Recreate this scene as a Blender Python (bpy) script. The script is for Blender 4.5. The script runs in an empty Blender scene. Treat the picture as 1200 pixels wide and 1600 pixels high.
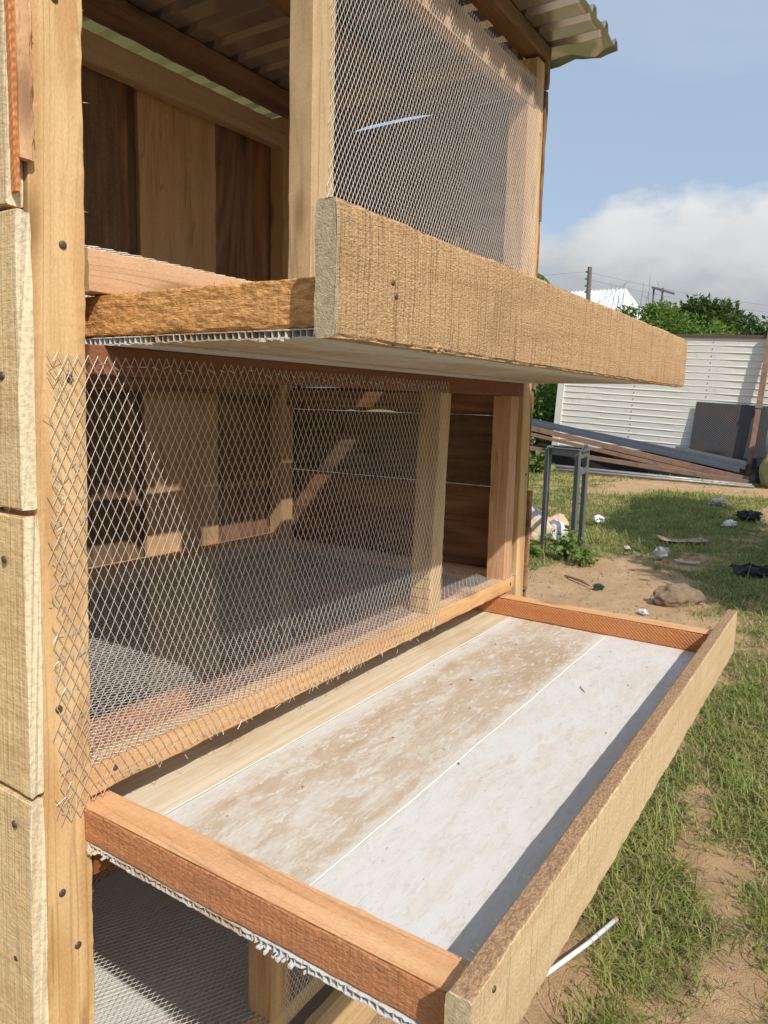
import bpy, math, random
import numpy as np
from mathutils import Vector, Matrix

scene = bpy.context.scene
C = scene.collection
R = math.radians
random.seed(7)
rng = np.random.default_rng(7)

# ------------------------------------------------------------------ camera
F_PX = 1145.58                      # focal length in pixels of a 1600 px tall frame
cam_d = bpy.data.cameras.new('camera'); cam = bpy.data.objects.new('camera', cam_d); C.objects.link(cam)
cam_d.sensor_fit = 'VERTICAL'; cam_d.sensor_height = 34.6; cam_d.lens = 34.6*F_PX/1600
cam_d.clip_start = 0.05; cam_d.clip_end = 4000
Fw = Vector((0.82975791, 0.53825564, -0.14758954)); Rt = Vector((0.54718004, -0.83663918, 0.02507771)); Up = Rt.cross(Fw)
m = Matrix((Rt, Up, -Fw)).transposed().to_4x4(); m.translation = (-0.50664, -0.83, 0.0)
cam.matrix_world = m
scene.camera = cam
G = -1.45                           # ground level (the lens is the origin of heights)

# ------------------------------------------------------------------ light
SUN = Vector((-0.60, -1.0, 1.13)).normalized()      # towards the sun
sun_el = math.asin(SUN.z); sun_az = math.atan2(SUN.x, SUN.y)
sd = bpy.data.lights.new('sun', 'SUN'); sd.energy = 4.2; sd.angle = R(0.6); sd.color = (1.0, 0.92, 0.81)
so = bpy.data.objects.new('sun', sd); C.objects.link(so)
so.rotation_euler = SUN.to_track_quat('Z', 'Y').to_euler(); so.location = (-6, -10, 12)

world = bpy.data.worlds.new('World'); scene.world = world; world.use_nodes = True
nt = world.node_tree; nt.nodes.clear()
def N(t, ty, **kw):
    n = t.nodes.new(ty)
    for k, v in kw.items(): setattr(n, k, v)
    return n
out = N(nt, 'ShaderNodeOutputWorld'); bg = N(nt, 'ShaderNodeBackground'); bg.inputs[1].default_value = 0.115
nt.links.new(bg.outputs[0], out.inputs[0])
sky = N(nt, 'ShaderNodeTexSky', sky_type='NISHITA'); sky.sun_disc = False
sky.sun_elevation = sun_el; sky.sun_rotation = sun_az; sky.air_density = 1.0; sky.dust_density = 2.2; sky.ozone_density = 1.3
tc = N(nt, 'ShaderNodeTexCoord')
sep = N(nt, 'ShaderNodeSeparateXYZ'); nt.links.new(tc.outputs['Generated'], sep.inputs[0])
def wmath(op, a, b=None, clamp=False):
    n = N(nt, 'ShaderNodeMath', operation=op, use_clamp=clamp)
    for i, v in enumerate((a, b)):
        if v is None: continue
        if isinstance(v, (int, float)): n.inputs[i].default_value = v
        else: nt.links.new(v, n.inputs[i])
    return n.outputs[0]
mp = N(nt, 'ShaderNodeMapping'); mp.inputs['Scale'].default_value = (1, 1, 1.9); mp.inputs['Location'].default_value = (3.1, 1.7, 0.4)
nt.links.new(tc.outputs['Generated'], mp.inputs[0])
n1 = N(nt, 'ShaderNodeTexNoise'); n1.inputs['Scale'].default_value = 4.2; n1.inputs['Detail'].default_value = 9; n1.inputs['Roughness'].default_value = .56
nt.links.new(mp.outputs[0], n1.inputs['Vector'])
n2 = N(nt, 'ShaderNodeTexNoise'); n2.inputs['Scale'].default_value = 2.3; n2.inputs['Detail'].default_value = 6; n2.inputs['Distortion'].default_value = .8
nt.links.new(mp.outputs[0], n2.inputs['Vector'])
# a bank of cumulus up to about 17 degrees, hazy wisps above it
bank = wmath('SUBTRACT', wmath('ADD', 0.238, wmath('MULTIPLY', wmath('SUBTRACT', n1.outputs[0], .5), .36)), sep.outputs[2])
bank = wmath('MULTIPLY', bank, 22.0, True)
wisp = wmath('MULTIPLY', wmath('SUBTRACT', n2.outputs[0], .52), 2.6, True)
wisp = wmath('MULTIPLY', wisp, .55)
haze_low = wmath('SUBTRACT', 1.0, wmath('MULTIPLY', sep.outputs[2], 3.6), True)
cr = N(nt, 'ShaderNodeValToRGB')          # cloud colour by height: grey base, bright tops
e = cr.color_ramp.elements
e[0].position = 0.02; e[0].color = (.54, .57, .60, 1); e[1].position = .30; e[1].color = (.98, 1.0, 1.0, 1)
x = cr.color_ramp.elements.new(.14); x.color = (.58, .61, .64, 1)
x = cr.color_ramp.elements.new(.20); x.color = (.80, .82, .84, 1)
hz = wmath('ADD', sep.outputs[2], wmath('MULTIPLY', wmath('SUBTRACT', n1.outputs[0], .5), .34))
nt.links.new(hz, cr.inputs[0])
cm = N(nt, 'ShaderNodeVectorMath', operation='SCALE'); nt.links.new(cr.outputs[0], cm.inputs[0]); cm.inputs['Scale'].default_value = 6.6
bl = N(nt, 'ShaderNodeMix', data_type='RGBA'); bl.inputs[0].default_value = .55     # thin veil over the blue
nt.links.new(sky.outputs[0], bl.inputs[6]); bl.inputs[7].default_value = (4.5, 5.6, 7.0, 1)
mx1 = N(nt, 'ShaderNodeMix', data_type='RGBA'); nt.links.new(wisp, mx1.inputs[0]); nt.links.new(bl.outputs[2], mx1.inputs[6]); mx1.inputs[7].default_value = (5.6, 6.3, 7.0, 1)
mx2 = N(nt, 'ShaderNodeMix', data_type='RGBA'); nt.links.new(bank, mx2.inputs[0]); nt.links.new(mx1.outputs[2], mx2.inputs[6]); nt.links.new(cm.outputs[0], mx2.inputs[7])
nt.links.new(mx2.outputs[2], bg.inputs[0])

scene.view_settings.view_transform = 'Standard'; scene.view_settings.look = 'None'
scene.view_settings.gamma = 1; scene.view_settings.use_curve_mapping = False
scene.view_settings.exposure = 0.12
scene.render.engine = 'CYCLES'
scene.cycles.max_bounces = 8; scene.cycles.transparent_max_bounces = 12

# ------------------------------------------------------------------ noise for geometry
def vn(P, seed=0):
    """smooth value noise in [-1,1] at points P (n,3)"""
    P = np.asarray(P, float) + seed*17.31
    I = np.floor(P).astype(np.int64); f = P-I; f = f*f*(3-2*f)
    def h(i, j, k):
        v = (i*374761393 + j*668265263 + k*2147483647 + seed*974711) & 0xffffffff
        v = ((v ^ (v >> 13))*1274126177) & 0xffffffff
        v = v ^ (v >> 16)
        return (v & 0xffff)/32767.5-1
    r = 0
    for a in (0, 1):
        for b in (0, 1):
            for c in (0, 1):
                w = (f[:, 0] if a else 1-f[:, 0])*(f[:, 1] if b else 1-f[:, 1])*(f[:, 2] if c else 1-f[:, 2])
                r = r+w*h(I[:, 0]+a, I[:, 1]+b, I[:, 2]+c)
    return r
def fbm(P, o=3, seed=0):
    P = np.asarray(P, float); r = 0; a = 1; t = 0
    for i in range(o): r = r+a*vn(P*2**i, seed+i); t += a; a *= .5
    return r/t

# ------------------------------------------------------------------ materials
def new_mat(name):
    mt = bpy.data.materials.new(name); mt.use_nodes = True
    t = mt.node_tree; b = t.nodes['Principled BSDF']
    return mt, t, b
class NT:
    """tiny helper round a node tree"""
    def __init__(s, t): s.t = t
    def n(s, ty, **kw): return N(s.t, ty, **kw)
    def l(s, a, b): s.t.links.new(a, b)
    def math(s, op, a, b=None, clamp=False, c=None):
        n = N(s.t, 'ShaderNodeMath', operation=op, use_clamp=clamp)
        for i, v in enumerate((a, b, c)):
            if v is None: continue
            if isinstance(v, (int, float)): n.inputs[i].default_value = v
            else: s.l(v, n.inputs[i])
        return n.outputs[0]
    def obj(s, rnd=True):
        tc = s.n('ShaderNodeTexCoord')
        if not rnd: return tc.outputs['Object']
        oi = s.n('ShaderNodeObjectInfo'); cb = s.n('ShaderNodeCombineXYZ')
        for i, k in enumerate((31.7, 57.1, 13.3)): s.l(s.math('MULTIPLY', oi.outputs['Random'], k), cb.inputs[i])
        v = s.n('ShaderNodeVectorMath', operation='ADD'); s.l(tc.outputs['Object'], v.inputs[0]); s.l(cb.outputs[0], v.inputs[1])
        s.rand = oi.outputs['Random']
        return v.outputs[0]
    def noise(s, vec, scale=(1, 1, 1), detail=4, rough=.5, dist=0, k=1.0):
        mp = s.n('ShaderNodeMapping'); mp.inputs['Scale'].default_value = tuple(c*k for c in scale); s.l(vec, mp.inputs[0])
        nn = s.n('ShaderNodeTexNoise'); nn.inputs['Scale'].default_value = 1; nn.inputs['Detail'].default_value = detail
        nn.inputs['Roughness'].default_value = rough; nn.inputs['Distortion'].default_value = dist; s.l(mp.outputs[0], nn.inputs['Vector'])
        return nn.outputs[0]
    def ramp(s, f, lo, hi, a=0.0, b=1.0):
        r = s.n('ShaderNodeMapRange', interpolation_type='SMOOTHSTEP'); s.l(f, r.inputs[0])
        r.inputs[1].default_value = lo; r.inputs[2].default_value = hi; r.inputs[3].default_value = a; r.inputs[4].default_value = b
        return r.outputs[0]
    def mix(s, f, a, b, mode='MIX'):
        n = s.n('ShaderNodeMix', data_type='RGBA', blend_type=mode)
        for i, v in ((0, f), (6, a), (7, b)):
            if isinstance(v, (int, float)): n.inputs[i].default_value = v
            elif isinstance(v, tuple): n.inputs[i].default_value = v if len(v) == 4 else (*v, 1)
            else: s.l(v, n.inputs[i])
        return n.outputs[2]
    def bump(s, h, strength, dist, b):
        bp = s.n('ShaderNodeBump'); bp.inputs['Strength'].default_value = strength; bp.inputs['Distance'].default_value = dist
        s.l(h, bp.inputs['Height']); s.l(bp.outputs[0], b.inputs['Normal'])

def wood(name, light, dark, ring=.5, streak=.5, saw=.15, fuzz=.25, blotch=.3, bcol=(.12, .10, .08), bump=.5, bdist=.0012, rough=.75, speck=.2, fuzz_k=420, hatch=0.0, knots=True, top=None, end=None, lines=.0):
    mt, t, b = new_mat(name); k = NT(t); v = k.obj()
    rn = k.noise(v, (.9, 7, 7), 2, .4, .3)
    rings = k.math('MULTIPLY_ADD', k.math('SINE', k.math('MULTIPLY', rn, 62)), .5, c=.5)
    st = k.noise(v, (4, 120, 120), 5, .68)
    st2 = k.noise(v, (1.2, 26, 26), 3, .5)
    f = k.math('ADD', k.math('MULTIPLY', rings, .35*ring), k.math('MULTIPLY', st, .8*streak))
    f = k.math('ADD', f, k.math('MULTIPLY', st2, .5))
    f = k.ramp(f, .30, .92 if ring+streak > .8 else .80)
    col = k.mix(f, light, dark)
    if lines:
        ln = k.noise(v, (.55, 17, 17), 3, .45, .4)
        w_ = k.math('ABSOLUTE', k.math('SUBTRACT', k.math('FRACT', k.math('MULTIPLY', ln, 13)), .5))
        col = k.mix(k.math('MULTIPLY', k.ramp(w_, .13, .0, 0, lines), k.ramp(st2, .35, .6)), col, tuple(c*.55 for c in dark))
    # board-to-board tint
    hs = k.n('ShaderNodeHueSaturation'); k.l(col, hs.inputs['Color'])
    k.l(k.math('MULTIPLY_ADD', k.rand, .14, c=.93), hs.inputs['Value']); k.l(k.math('MULTIPLY_ADD', k.rand, .18, c=.92), hs.inputs['Saturation'])
    col = hs.outputs[0]
    sw = k.noise(v, (230, 5, 5), 3, .6)
    if saw: col = k.mix(k.ramp(sw, .56, .68, 0, saw), col, tuple(c*.45 for c in dark))
    fz = k.noise(v, (fuzz_k*.45, fuzz_k, fuzz_k), 4, .7)
    col = k.mix(k.ramp(fz, .35, .75, 0, fuzz), col, tuple(c*.40 for c in dark))
    col = k.mix(k.ramp(fz, .55, .28, 0, fuzz*.55), col, tuple(min(1, c*1.35) for c in light))
    bn = k.noise(v, (3.5, 8, 8), 6, .65, .6)
    col = k.mix(k.ramp(bn, .52, .76, 0, blotch), col, bcol)
    sp = k.noise(v, (60, 110, 110), 2, .5)
    col = k.mix(k.ramp(sp, .68, .80, 0, speck), col, bcol)
    h = k.math('ADD', k.math('MULTIPLY', st, .5), k.math('MULTIPLY', fz, .9*max(fuzz, .15)*2))
    h = k.math('ADD', h, k.math('MULTIPLY', sw, saw*2.2))
    if hatch:      # diagonal saw scoring
        sx = k.n('ShaderNodeSeparateXYZ'); k.l(v, sx.inputs[0])
        d = k.math('ADD', k.math('MULTIPLY', sx.outputs[0], 620), k.math('MULTIPLY', sx.outputs[2], 700))
        d = k.math('ADD', d, k.math('MULTIPLY', bn, 9))
        hl = k.math('MULTIPLY_ADD', k.math('SINE', d), .5, c=.5)
        col = k.mix(k.math('MULTIPLY', hl, hatch), col, tuple(c*.55 for c in dark)); h = k.math('ADD', h, k.math('MULTIPLY', hl, -hatch))
    if knots:
        vo = k.n('ShaderNodeTexVoronoi'); mp = k.n('ShaderNodeMapping'); mp.inputs['Scale'].default_value = (3.0, 9, 9); k.l(v, mp.inputs[0]); k.l(mp.outputs[0], vo.inputs['Vector']); vo.inputs['Scale'].default_value = 1
        kn = k.ramp(vo.outputs['Distance'], .20, .05)
        col = k.mix(k.math('MULTIPLY', kn, .75), col, tuple(c*.4 for c in dark))
    if top or end:
        raw = k.n('ShaderNodeTexCoord').outputs['Object']; sr = k.n('ShaderNodeSeparateXYZ'); k.l(raw, sr.inputs[0])
        if top: col = k.mix(k.ramp(k.math('ABSOLUTE', sr.outputs[2]), top[0]-.0035, top[0]-.0015), col, k.mix(k.ramp(fz, .35, .6), top[1], tuple(c*.5 for c in top[1])))
        if end:
            dg = k.noise(v, (1, 160, 160), 3, .6)
            col = k.mix(k.ramp(sr.outputs[0], .0035, .001), col, k.mix(k.ramp(dg, .35, .75), end, tuple(c*.70 for c in end)))
    k.l(col, b.inputs['Base Color']); b.inputs['Roughness'].default_value = rough; b.inputs['Specular IOR Level'].default_value = .25
    k.bump(h, bump, bdist, b)
    return mt

W_POST = wood('pine_planed', (.72, .51, .275), (.50, .29, .125), ring=.7, streak=.55, saw=.08, fuzz=.20, blotch=.28, bcol=(.40, .20, .08), bump=.5, speck=.45, lines=.55)
W_RAIL = wood('pine_rail', (.70, .46, .24), (.50, .26, .11), ring=.4, streak=.6, saw=.10, fuzz=.26, blotch=.30, bcol=(.42, .19, .08), bump=.7, lines=.55)
W_ROUGH = wood('pine_rough_sawn', (.74, .48, .245), (.55, .32, .145), ring=.15, streak=.35, saw=.80, fuzz=.58, blotch=.42, bcol=(.30, .18, .085), bump=1.0, bdist=.004, fuzz_k=430, knots=False, end=(.60, .49, .33))
W_FIBRE = wood('fibrous_red_pine', (.70, .40, .18), (.46, .22, .085), ring=.15, streak=.7, saw=.10, fuzz=.6, blotch=.25, bcol=(.45, .28, .15), bump=1.0, bdist=.004, fuzz_k=200, knots=False)
W_ROUGH2 = wood('pine_rough_worn', (.70, .53, .32), (.56, .38, .20), ring=.2, streak=.5, saw=.60, fuzz=.42, blotch=.30, bcol=(.33, .23, .13), bump=.9, bdist=.0016, knots=False, top=(.060, (.46, .29, .165)), end=(.60, .48, .31))
W_RED = wood('red_cedar', (.64, .29, .13), (.44, .17, .07), ring=.25, streak=.7, saw=.2, fuzz=.42, blotch=.45, bcol=(.16, .10, .07), bump=1.0, bdist=.004, knots=False, fuzz_k=300)
W_REDD = wood('dark_red_rail', (.30, .12, .06), (.18, .065, .03), ring=.25, streak=.6, saw=.1, fuzz=.4, blotch=.3, bcol=(.12, .07, .05), bump=.7, knots=False)
W_REDH = wood('red_cedar_scored', (.62, .28, .12), (.48, .17, .06), ring=.2, streak=.5, saw=.15, fuzz=.4, blotch=.2, bcol=(.30, .15, .09), bump=.9, bdist=.0015, hatch=.45, knots=False)
W_TOP = wood('pinkish_pine', (.66, .41, .235), (.52, .27, .13), ring=.45, streak=.5, saw=.08, fuzz=.24, blotch=.38, bcol=(.30, .19, .14), bump=.6, lines=.55)
W_PLANK = wood('weathered_plank', (.76, .57, .335), (.58, .38, .19), ring=.3, streak=.6, saw=.45, fuzz=.34, blotch=.35, bcol=(.33, .25, .16), bump=.8, bdist=.003, knots=False, fuzz_k=240, end=(.78, .66, .46))
W_BACKL = wood('tan_back_plank', (.68, .46, .26), (.52, .32, .16), ring=.45, streak=.5, saw=.1, fuzz=.2, blotch=.25, bcol=(.22, .13, .08), bump=.5, lines=.55)
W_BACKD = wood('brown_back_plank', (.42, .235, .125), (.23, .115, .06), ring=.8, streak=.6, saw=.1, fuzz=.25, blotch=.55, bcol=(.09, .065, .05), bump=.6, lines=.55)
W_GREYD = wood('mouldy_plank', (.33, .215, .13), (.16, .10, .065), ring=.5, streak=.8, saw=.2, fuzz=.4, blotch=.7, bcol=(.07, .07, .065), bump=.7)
W_DARK = wood('dark_rafter', (.34, .20, .11), (.19, .105, .06), ring=.6, streak=.7, saw=.1, fuzz=.3, blotch=.4, bcol=(.10, .06, .04), bump=.7, lines=.55)
W_OLIVE = wood('olive_stud', (.60, .44, .25), (.46, .30, .14), ring=.4, streak=.6, saw=.08, fuzz=.25, blotch=.25, bcol=(.3, .21, .11), bump=.5, lines=.55)

def metal(name, col, rough=.4, metallic=1.0, var=.2, bump=.1, scale=14, bdist=.001, bcol=None, bamt=.5):
    mt, t, b = new_mat(name); k = NT(t); v = k.obj()
    nn = k.noise(v, (scale,)*3, 5, .6)
    c = k.mix(k.ramp(nn, .35, .7, 0, var), col, tuple(x*.6 for x in col))
    if bcol: c = k.mix(k.ramp(k.noise(v, (scale*.5,)*3, 7, .7, .5), .48, .62, 0, bamt), c, bcol)
    k.l(c, b.inputs['Base Color']); b.inputs['Metallic'].default_value = metallic
    k.l(k.ramp(nn, .3, .7, rough*.8, min(1, rough*1.25)), b.inputs['Roughness']); k.bump(nn, bump, bdist, b)
    return mt
M_WIRE = metal('galvanised_wire', (.80, .79, .76), .40, .40, .15, .05)
M_ROOF = metal('roof_sheet_metal', (.60, .60, .58), .22, .85, .08, .05, 9, .0008, (.45, .40, .33), .25)
M_WIRE_SHADE = metal('shaded_galvanised_wire', (.72, .70, .66), .36, .60, .2, .05)  # darker copy of the wire with the middle tier's shade in its colour
M_NAIL = metal('nail_steel', (.16, .12, .10), .6, .7, .4, .2, 200, .0003)
M_STAND = metal('grey_painted_steel', (.15, .16, .175), .55, .2, .3, .1, 12, .001, (.20, .12, .08), .35)
M_BLUEST = metal('blue_grey_steel', (.12, .15, .195), .5, .4, .3, .1, 5, .001, (.13, .10, .09), .3)
M_RUST = metal('rusty_steel', (.30, .185, .13), .75, .15, .4, .2, 6, .002, (.16, .10, .08), .5)
M_GREYST = metal('grey_steel_pipe', (.23, .23, .22), .5, .4, .4, .1, 8)
M_DARKSH = None

def plain(name, col, rough=.6, var=.15, scale=20, bump=.1, bdist=.002, spec=.3, col2=None, amt=.5, trans=0):
    mt, t, b = new_mat(name); k = NT(t); v = k.obj()
    nn = k.noise(v, (scale,)*3, 6, .6)
    c = k.mix(k.ramp(nn, .3, .72, 0, var), col, tuple(x*.5 for x in col))
    if col2: c = k.mix(k.ramp(k.noise(v, (scale*.6,)*3, 7, .7, .4), .45, .62, 0, amt), c, col2)
    k.l(c, b.inputs['Base Color']); b.inputs['Roughness'].default_value = rough; b.inputs['Specular IOR Level'].default_value = spec
    k.bump(nn, bump, bdist, b)
    if trans: b.inputs['Transmission Weight'].default_value = trans
    return mt
def pvc():
    mt, t, b = new_mat('white_pvc_panel_with_mud'); k = NT(t); v = k.obj(False)
    # geometry coordinates are world sized here: x along the tray, y across it
    big = k.noise(v, (2.2, 5.5, 1), 5, .6, .6); med = k.noise(v, (11, 30, 1), 10, .78, .6); fine = k.noise(v, (70, 190, 1), 8, .8)
    sx = k.n('ShaderNodeSeparateXYZ'); k.l(v, sx.inputs[0])
    # mud lies mostly on the middle panel
    mid = k.math('MULTIPLY', k.ramp(sx.outputs[1], -.035, -.09), k.ramp(sx.outputs[1], -.325, -.27))
    near = k.math('ADD', k.math('MULTIPLY', mid, .245), k.math('MULTIPLY', big, .62))
    s = k.math('ADD', near, k.math('MULTIPLY', med, .62))
    s = k.math('ADD', s, k.math('MULTIPLY', fine, .30))
    mask = k.ramp(s, .91, 1.03, 0, .80)
    thin = k.ramp(s, .68, .95, 0, .70)
    c = k.mix(thin, (.62, .63, .635), (.53, .47, .385))
    c = k.mix(mask, c, (.44, .335, .23))
    c = k.mix(k.ramp(s, 1.04, 1.12, 0, .5), c, (.34, .24, .15))
    c = k.mix(k.ramp(k.noise(v, (4.5, 7, 1), 8, .75, 1.2), .585, .64, 0, .45), c, (.47, .37, .27))
    c = k.mix(k.ramp(k.noise(v, (3, 4, 1), 6, .7, .5), .55, .7, 0, .35), c, (.50, .48, .44))
    cr_ = k.noise(v, (34, 95, 1), 7, .75, .8)                 # flaked off again: white shows in streaks
    c = k.mix(k.math('MULTIPLY', k.ramp(cr_, .55, .60), k.ramp(s, .70, .95, 0, .85)), c, (.62, .61, .59))
    c = k.mix(k.ramp(cr_, .47, .40, 0, .35), c, (.46, .40, .32))
    pk = k.ramp(k.noise(v, (130, 160, 1), 3, .6), .70, .76, 0, .75)
    c = k.mix(pk, c, (.20, .14, .09))
    sc = k.ramp(k.noise(v, (5, 150, 1), 5, .7, .4), .60, .68, 0, .35)
    c = k.mix(sc, c, (.70, .70, .70))
    k.l(c, b.inputs['Base Color']); k.l(k.ramp(s, .6, 1.0, .42, .85), b.inputs['Roughness']); b.inputs['Specular IOR Level'].default_value = .35
    k.bump(k.math('ADD', s, k.math('MULTIPLY', fine, .5)), .45, .0012, b)
    return mt
M_PVC = pvc()
def pvc_wood():
    mt, t, b = new_mat('cream_wood_print_panel'); k = NT(t); v = k.obj(False)
    s = k.noise(v, (3, 90, 1), 6, .7, .3); d = k.noise(v, (5, 12, 1), 6, .6)
    c = k.mix(k.ramp(s, .35, .7), (.68, .62, .50), (.56, .44, .27)); c = k.mix(k.ramp(d, .5, .72, 0, .5), c, (.45, .33, .20))
    k.l(c, b.inputs['Base Color']); b.inputs['Roughness'].default_value = .6; k.bump(s, .2, .001, b); return mt
M_PVCW = pvc_wood()
M_PVCE = plain('pvc_cut_edge', (.80, .79, .77), .5, .12, 120, .1, .0005)

# ------------------------------------------------------------------ object helpers
WORLD = {}
def link(o, parent=None):
    C.objects.link(o)
    if parent is not None:
        o.parent = parent; o.matrix_parent_inverse = WORLD[parent.name].inverted()
    return o
def mesh_from(name, V, F, mat, smooth=False):
    me = bpy.data.meshes.new(name)
    V = np.asarray(V, float); 
    if isinstance(F, np.ndarray):
        k = F.shape[1]; n = len(F)
        me.vertices.add(len(V)); me.vertices.foreach_set('co', V.ravel())
        me.loops.add(n*k); me.loops.foreach_set('vertex_index', F.ravel().astype(np.int32))
        me.polygons.add(n); me.polygons.foreach_set('loop_start', np.arange(0, n*k, k, dtype=np.int32)); me.polygons.foreach_set('loop_total', np.full(n, k, np.int32))
        me.update(calc_edges=True); me.validate()
    else:
        me.from_pydata([tuple(v) for v in V], [], [tuple(f) for f in F]); me.update()
    mats = mat if isinstance(mat, (list, tuple)) else [mat]
    for q in mats: me.materials.append(q)
    if smooth: me.polygons.foreach_set('use_smooth', np.ones(len(me.polygons), bool))
    return me
def obj(name, me, parent=None, M=None):
    o = bpy.data.objects.new(name, me)
    M = M if M is not None else Matrix.Identity(4)
    o.matrix_basis = M; link(o, parent); WORLD[o.name] = M.copy()
    return o
def thing(name, label, cat, loc, group=None):
    o = bpy.data.objects.new(name, None); M = Matrix.Translation(loc); o.matrix_basis = M
    C.objects.link(o); WORLD[o.name] = M; o.empty_display_size = .1
    return tag(o, label, cat, group)
def tag(o, label, cat, group=None):
    o['label'] = label; o['category'] = cat
    if group: o['group'] = group
    return o
def frame(p0, p1, side):
    """matrix with local x from p0 to p1 and local y near 'side'"""
    p0, p1, side = Vector(p0), Vector(p1), Vector(side)
    x = (p1-p0).normalized(); z = x.cross(side).normalized(); y = z.cross(x)
    M = Matrix((x, y, z)).transposed().to_4x4(); M.translation = p0
    return M, (p1-p0).length
_sd = [0]
def timber(name, p0, p1, side, w, h, mat, parent=None, amp=.0008, edge=.0012, seg=.02, ndiv=3, cham=.0015, splint=0, bow=0.0, end_rag=.002, waney=0.0, label=None, dips=(), fib=0.0):
    """a sawn board: p0->p1 is its centre line, w its size along 'side', h the other way; edges are uneven"""
    _sd[0] += 1; sd_ = _sd[0]
    M, L = frame(p0, p1, side)
    ns = max(2, int(L/seg)); xs = np.linspace(0, L, ns+1)
    a, b = w/2, h/2
    per = []                                           # (y,z,cornerness)
    cs = [(-a, -b), (a, -b), (a, b), (-a, b)]
    for i in range(4):
        (y0, z0), (y1, z1) = cs[i], cs[(i+1) % 4]
        d = np.array([y1-y0, z1-z0]); ln = np.linalg.norm(d); u = d/ln
        c_ = min(cham, ln*.3)
        pts = [c_] + [ln*j/(ndiv+1) for j in range(1, ndiv+1)] + [ln-c_]
        for j, s in enumerate(pts):
            per.append((y0+u[0]*s, z0+u[1]*s, 1.0 if j in (0, len(pts)-1) else 0.0))
    per = np.array(per); npn = len(per)
    X = np.repeat(xs, npn); YZ = np.tile(per[:, :2], (ns+1, 1)); cn = np.tile(per[:, 2], ns+1)
    P = np.column_stack([X, YZ])
    n_out = YZ/np.array([a, b]); n_out = np.sign(n_out)*np.abs(n_out)**4
    n1_ = fbm(np.column_stack([X*14, YZ*40]), 2, sd_); n2_ = fbm(np.column_stack([X*55, YZ*90]), 3, sd_+50)
    disp = amp*n1_ + cn*edge*(n2_-.25)
    P[:, 1] += n_out[:, 0]*disp; P[:, 2] += n_out[:, 1]*disp
    if waney:                                          # one wandering edge (+z) as on a slab
        wv = waney*fbm(np.column_stack([X*3, X*0, X*0]), 3, sd_+9); P[:, 2] += np.where(YZ[:, 1] > 0, wv, 0)
    for d0, d1, dd in dips:                            # chipped away along the +z edge
        P[:, 2] -= np.where(YZ[:, 1] > b*.9, dd*np.clip(np.sin(np.pi*np.clip((X-d0)/(d1-d0), 0, 1)), 0, 1)**.6, 0)
    if fib:
        fb_ = fbm(np.column_stack([X*70, YZ*330]), 3, sd_+77); P[:, 1] += n_out[:, 0]*fib*fb_; P[:, 2] += n_out[:, 1]*fib*fb_
    if bow: P[:, 1] += bow*np.sin(np.pi*X/L)
    e0 = X == 0; e1 = X == xs[-1]
    r_ = end_rag*vn(np.column_stack([X*0+3, YZ*120]), sd_)
    P[e0, 0] += r_[e0]; P[e1, 0] += r_[e1]
    F = []
    for i in range(ns):
        for j in range(npn):
            j2 = (j+1) % npn
            F.append((i*npn+j, i*npn+j2, (i+1)*npn+j2, (i+1)*npn+j))
    F.append(tuple(range(npn-1, -1, -1))); F.append(tuple(ns*npn+j for j in range(npn)))
    V = P.tolist()
    for _ in range(splint):                            # loose fibres along the arrises
        xx = random.random()*L; cy, cz = random.choice([(-a, -b), (a, -b), (a, b), (-a, b)])
        if random.random() < .25: cy *= random.random()
        ln = random.uniform(.002, .007); th = .00022
        dirn = Vector((random.uniform(-1, 1), math.copysign(random.uniform(.1, 1), cy), math.copysign(random.uniform(.1, 1), cz))).normalized()
        k = len(V); V += [(xx-th*2, cy*.985, cz*.985), (xx+th*2, cy*.985, cz*.985), (xx+dirn.x*ln, cy+dirn.y*ln, cz+dirn.z*ln)]
        F.append((k, k+1, k+2))
    me = mesh_from(name, V, F, mat)
    me.shade_smooth() if False else None
    o = obj(name, me, parent, M)
    if label: o['label'] = label
    return o
def box_vf(x0, x1, y0, y1, z0, z1):
    V = [(x0, y0, z0), (x1, y0, z0), (x1, y1, z0), (x0, y1, z0), (x0, y0, z1), (x1, y0, z1), (x1, y1, z1), (x0, y1, z1)]
    F = [(0, 3, 2, 1), (4, 5, 6, 7), (0, 1, 5, 4), (1, 2, 6, 5), (2, 3, 7, 6), (3, 0, 4, 7)]
    return V, F
class MB:
    def __init__(s): s.V = []; s.F = []
    def add(s, V, F):
        k = len(s.V); s.V += [tuple(v) for v in V]; s.F += [tuple(i+k for i in f) for f in F]; return s
    def box(s, *a): return s.add(*box_vf(*a))
    def bar(s, p0, p1, w, h, side=(0, 0, 1)):
        M, L = frame(p0, p1, side); V, F = box_vf(0, L, -w/2, w/2, -h/2, h/2)
        return s.add([M @ Vector(v) for v in V], F)
    def tube(s, pts, rad, n=8, cap=True):
        pts = [Vector(p) for p in pts]; rads = rad if isinstance(rad, (list, tuple)) else [rad]*len(pts)
        V = []; F = []
        for i, p in enumerate(pts):
            d = (pts[min(i+1, len(pts)-1)]-pts[max(i-1, 0)]).normalized()
            a = d.cross(Vector((0, 0, 1)) if abs(d.z) < .9 else Vector((1, 0, 0))).normalized(); b_ = d.cross(a)
            for j in range(n):
                t_ = 2*math.pi*j/n; V.append(p+(a*math.cos(t_)+b_*math.sin(t_))*rads[i])
        for i in range(len(pts)-1):
            for j in range(n): F.append((i*n+j, i*n+(j+1) % n, (i+1)*n+(j+1) % n, (i+1)*n+j))
        if cap: F.append(tuple(range(n-1, -1, -1))); F.append(tuple((len(pts)-1)*n+j for j in range(n)))
        return s.add(V, F)
    def build(s, name, mat, parent=None, M=None, smooth=False):
        me = mesh_from(name, s.V, s.F, mat, smooth); return obj(name, me, parent, M)
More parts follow.
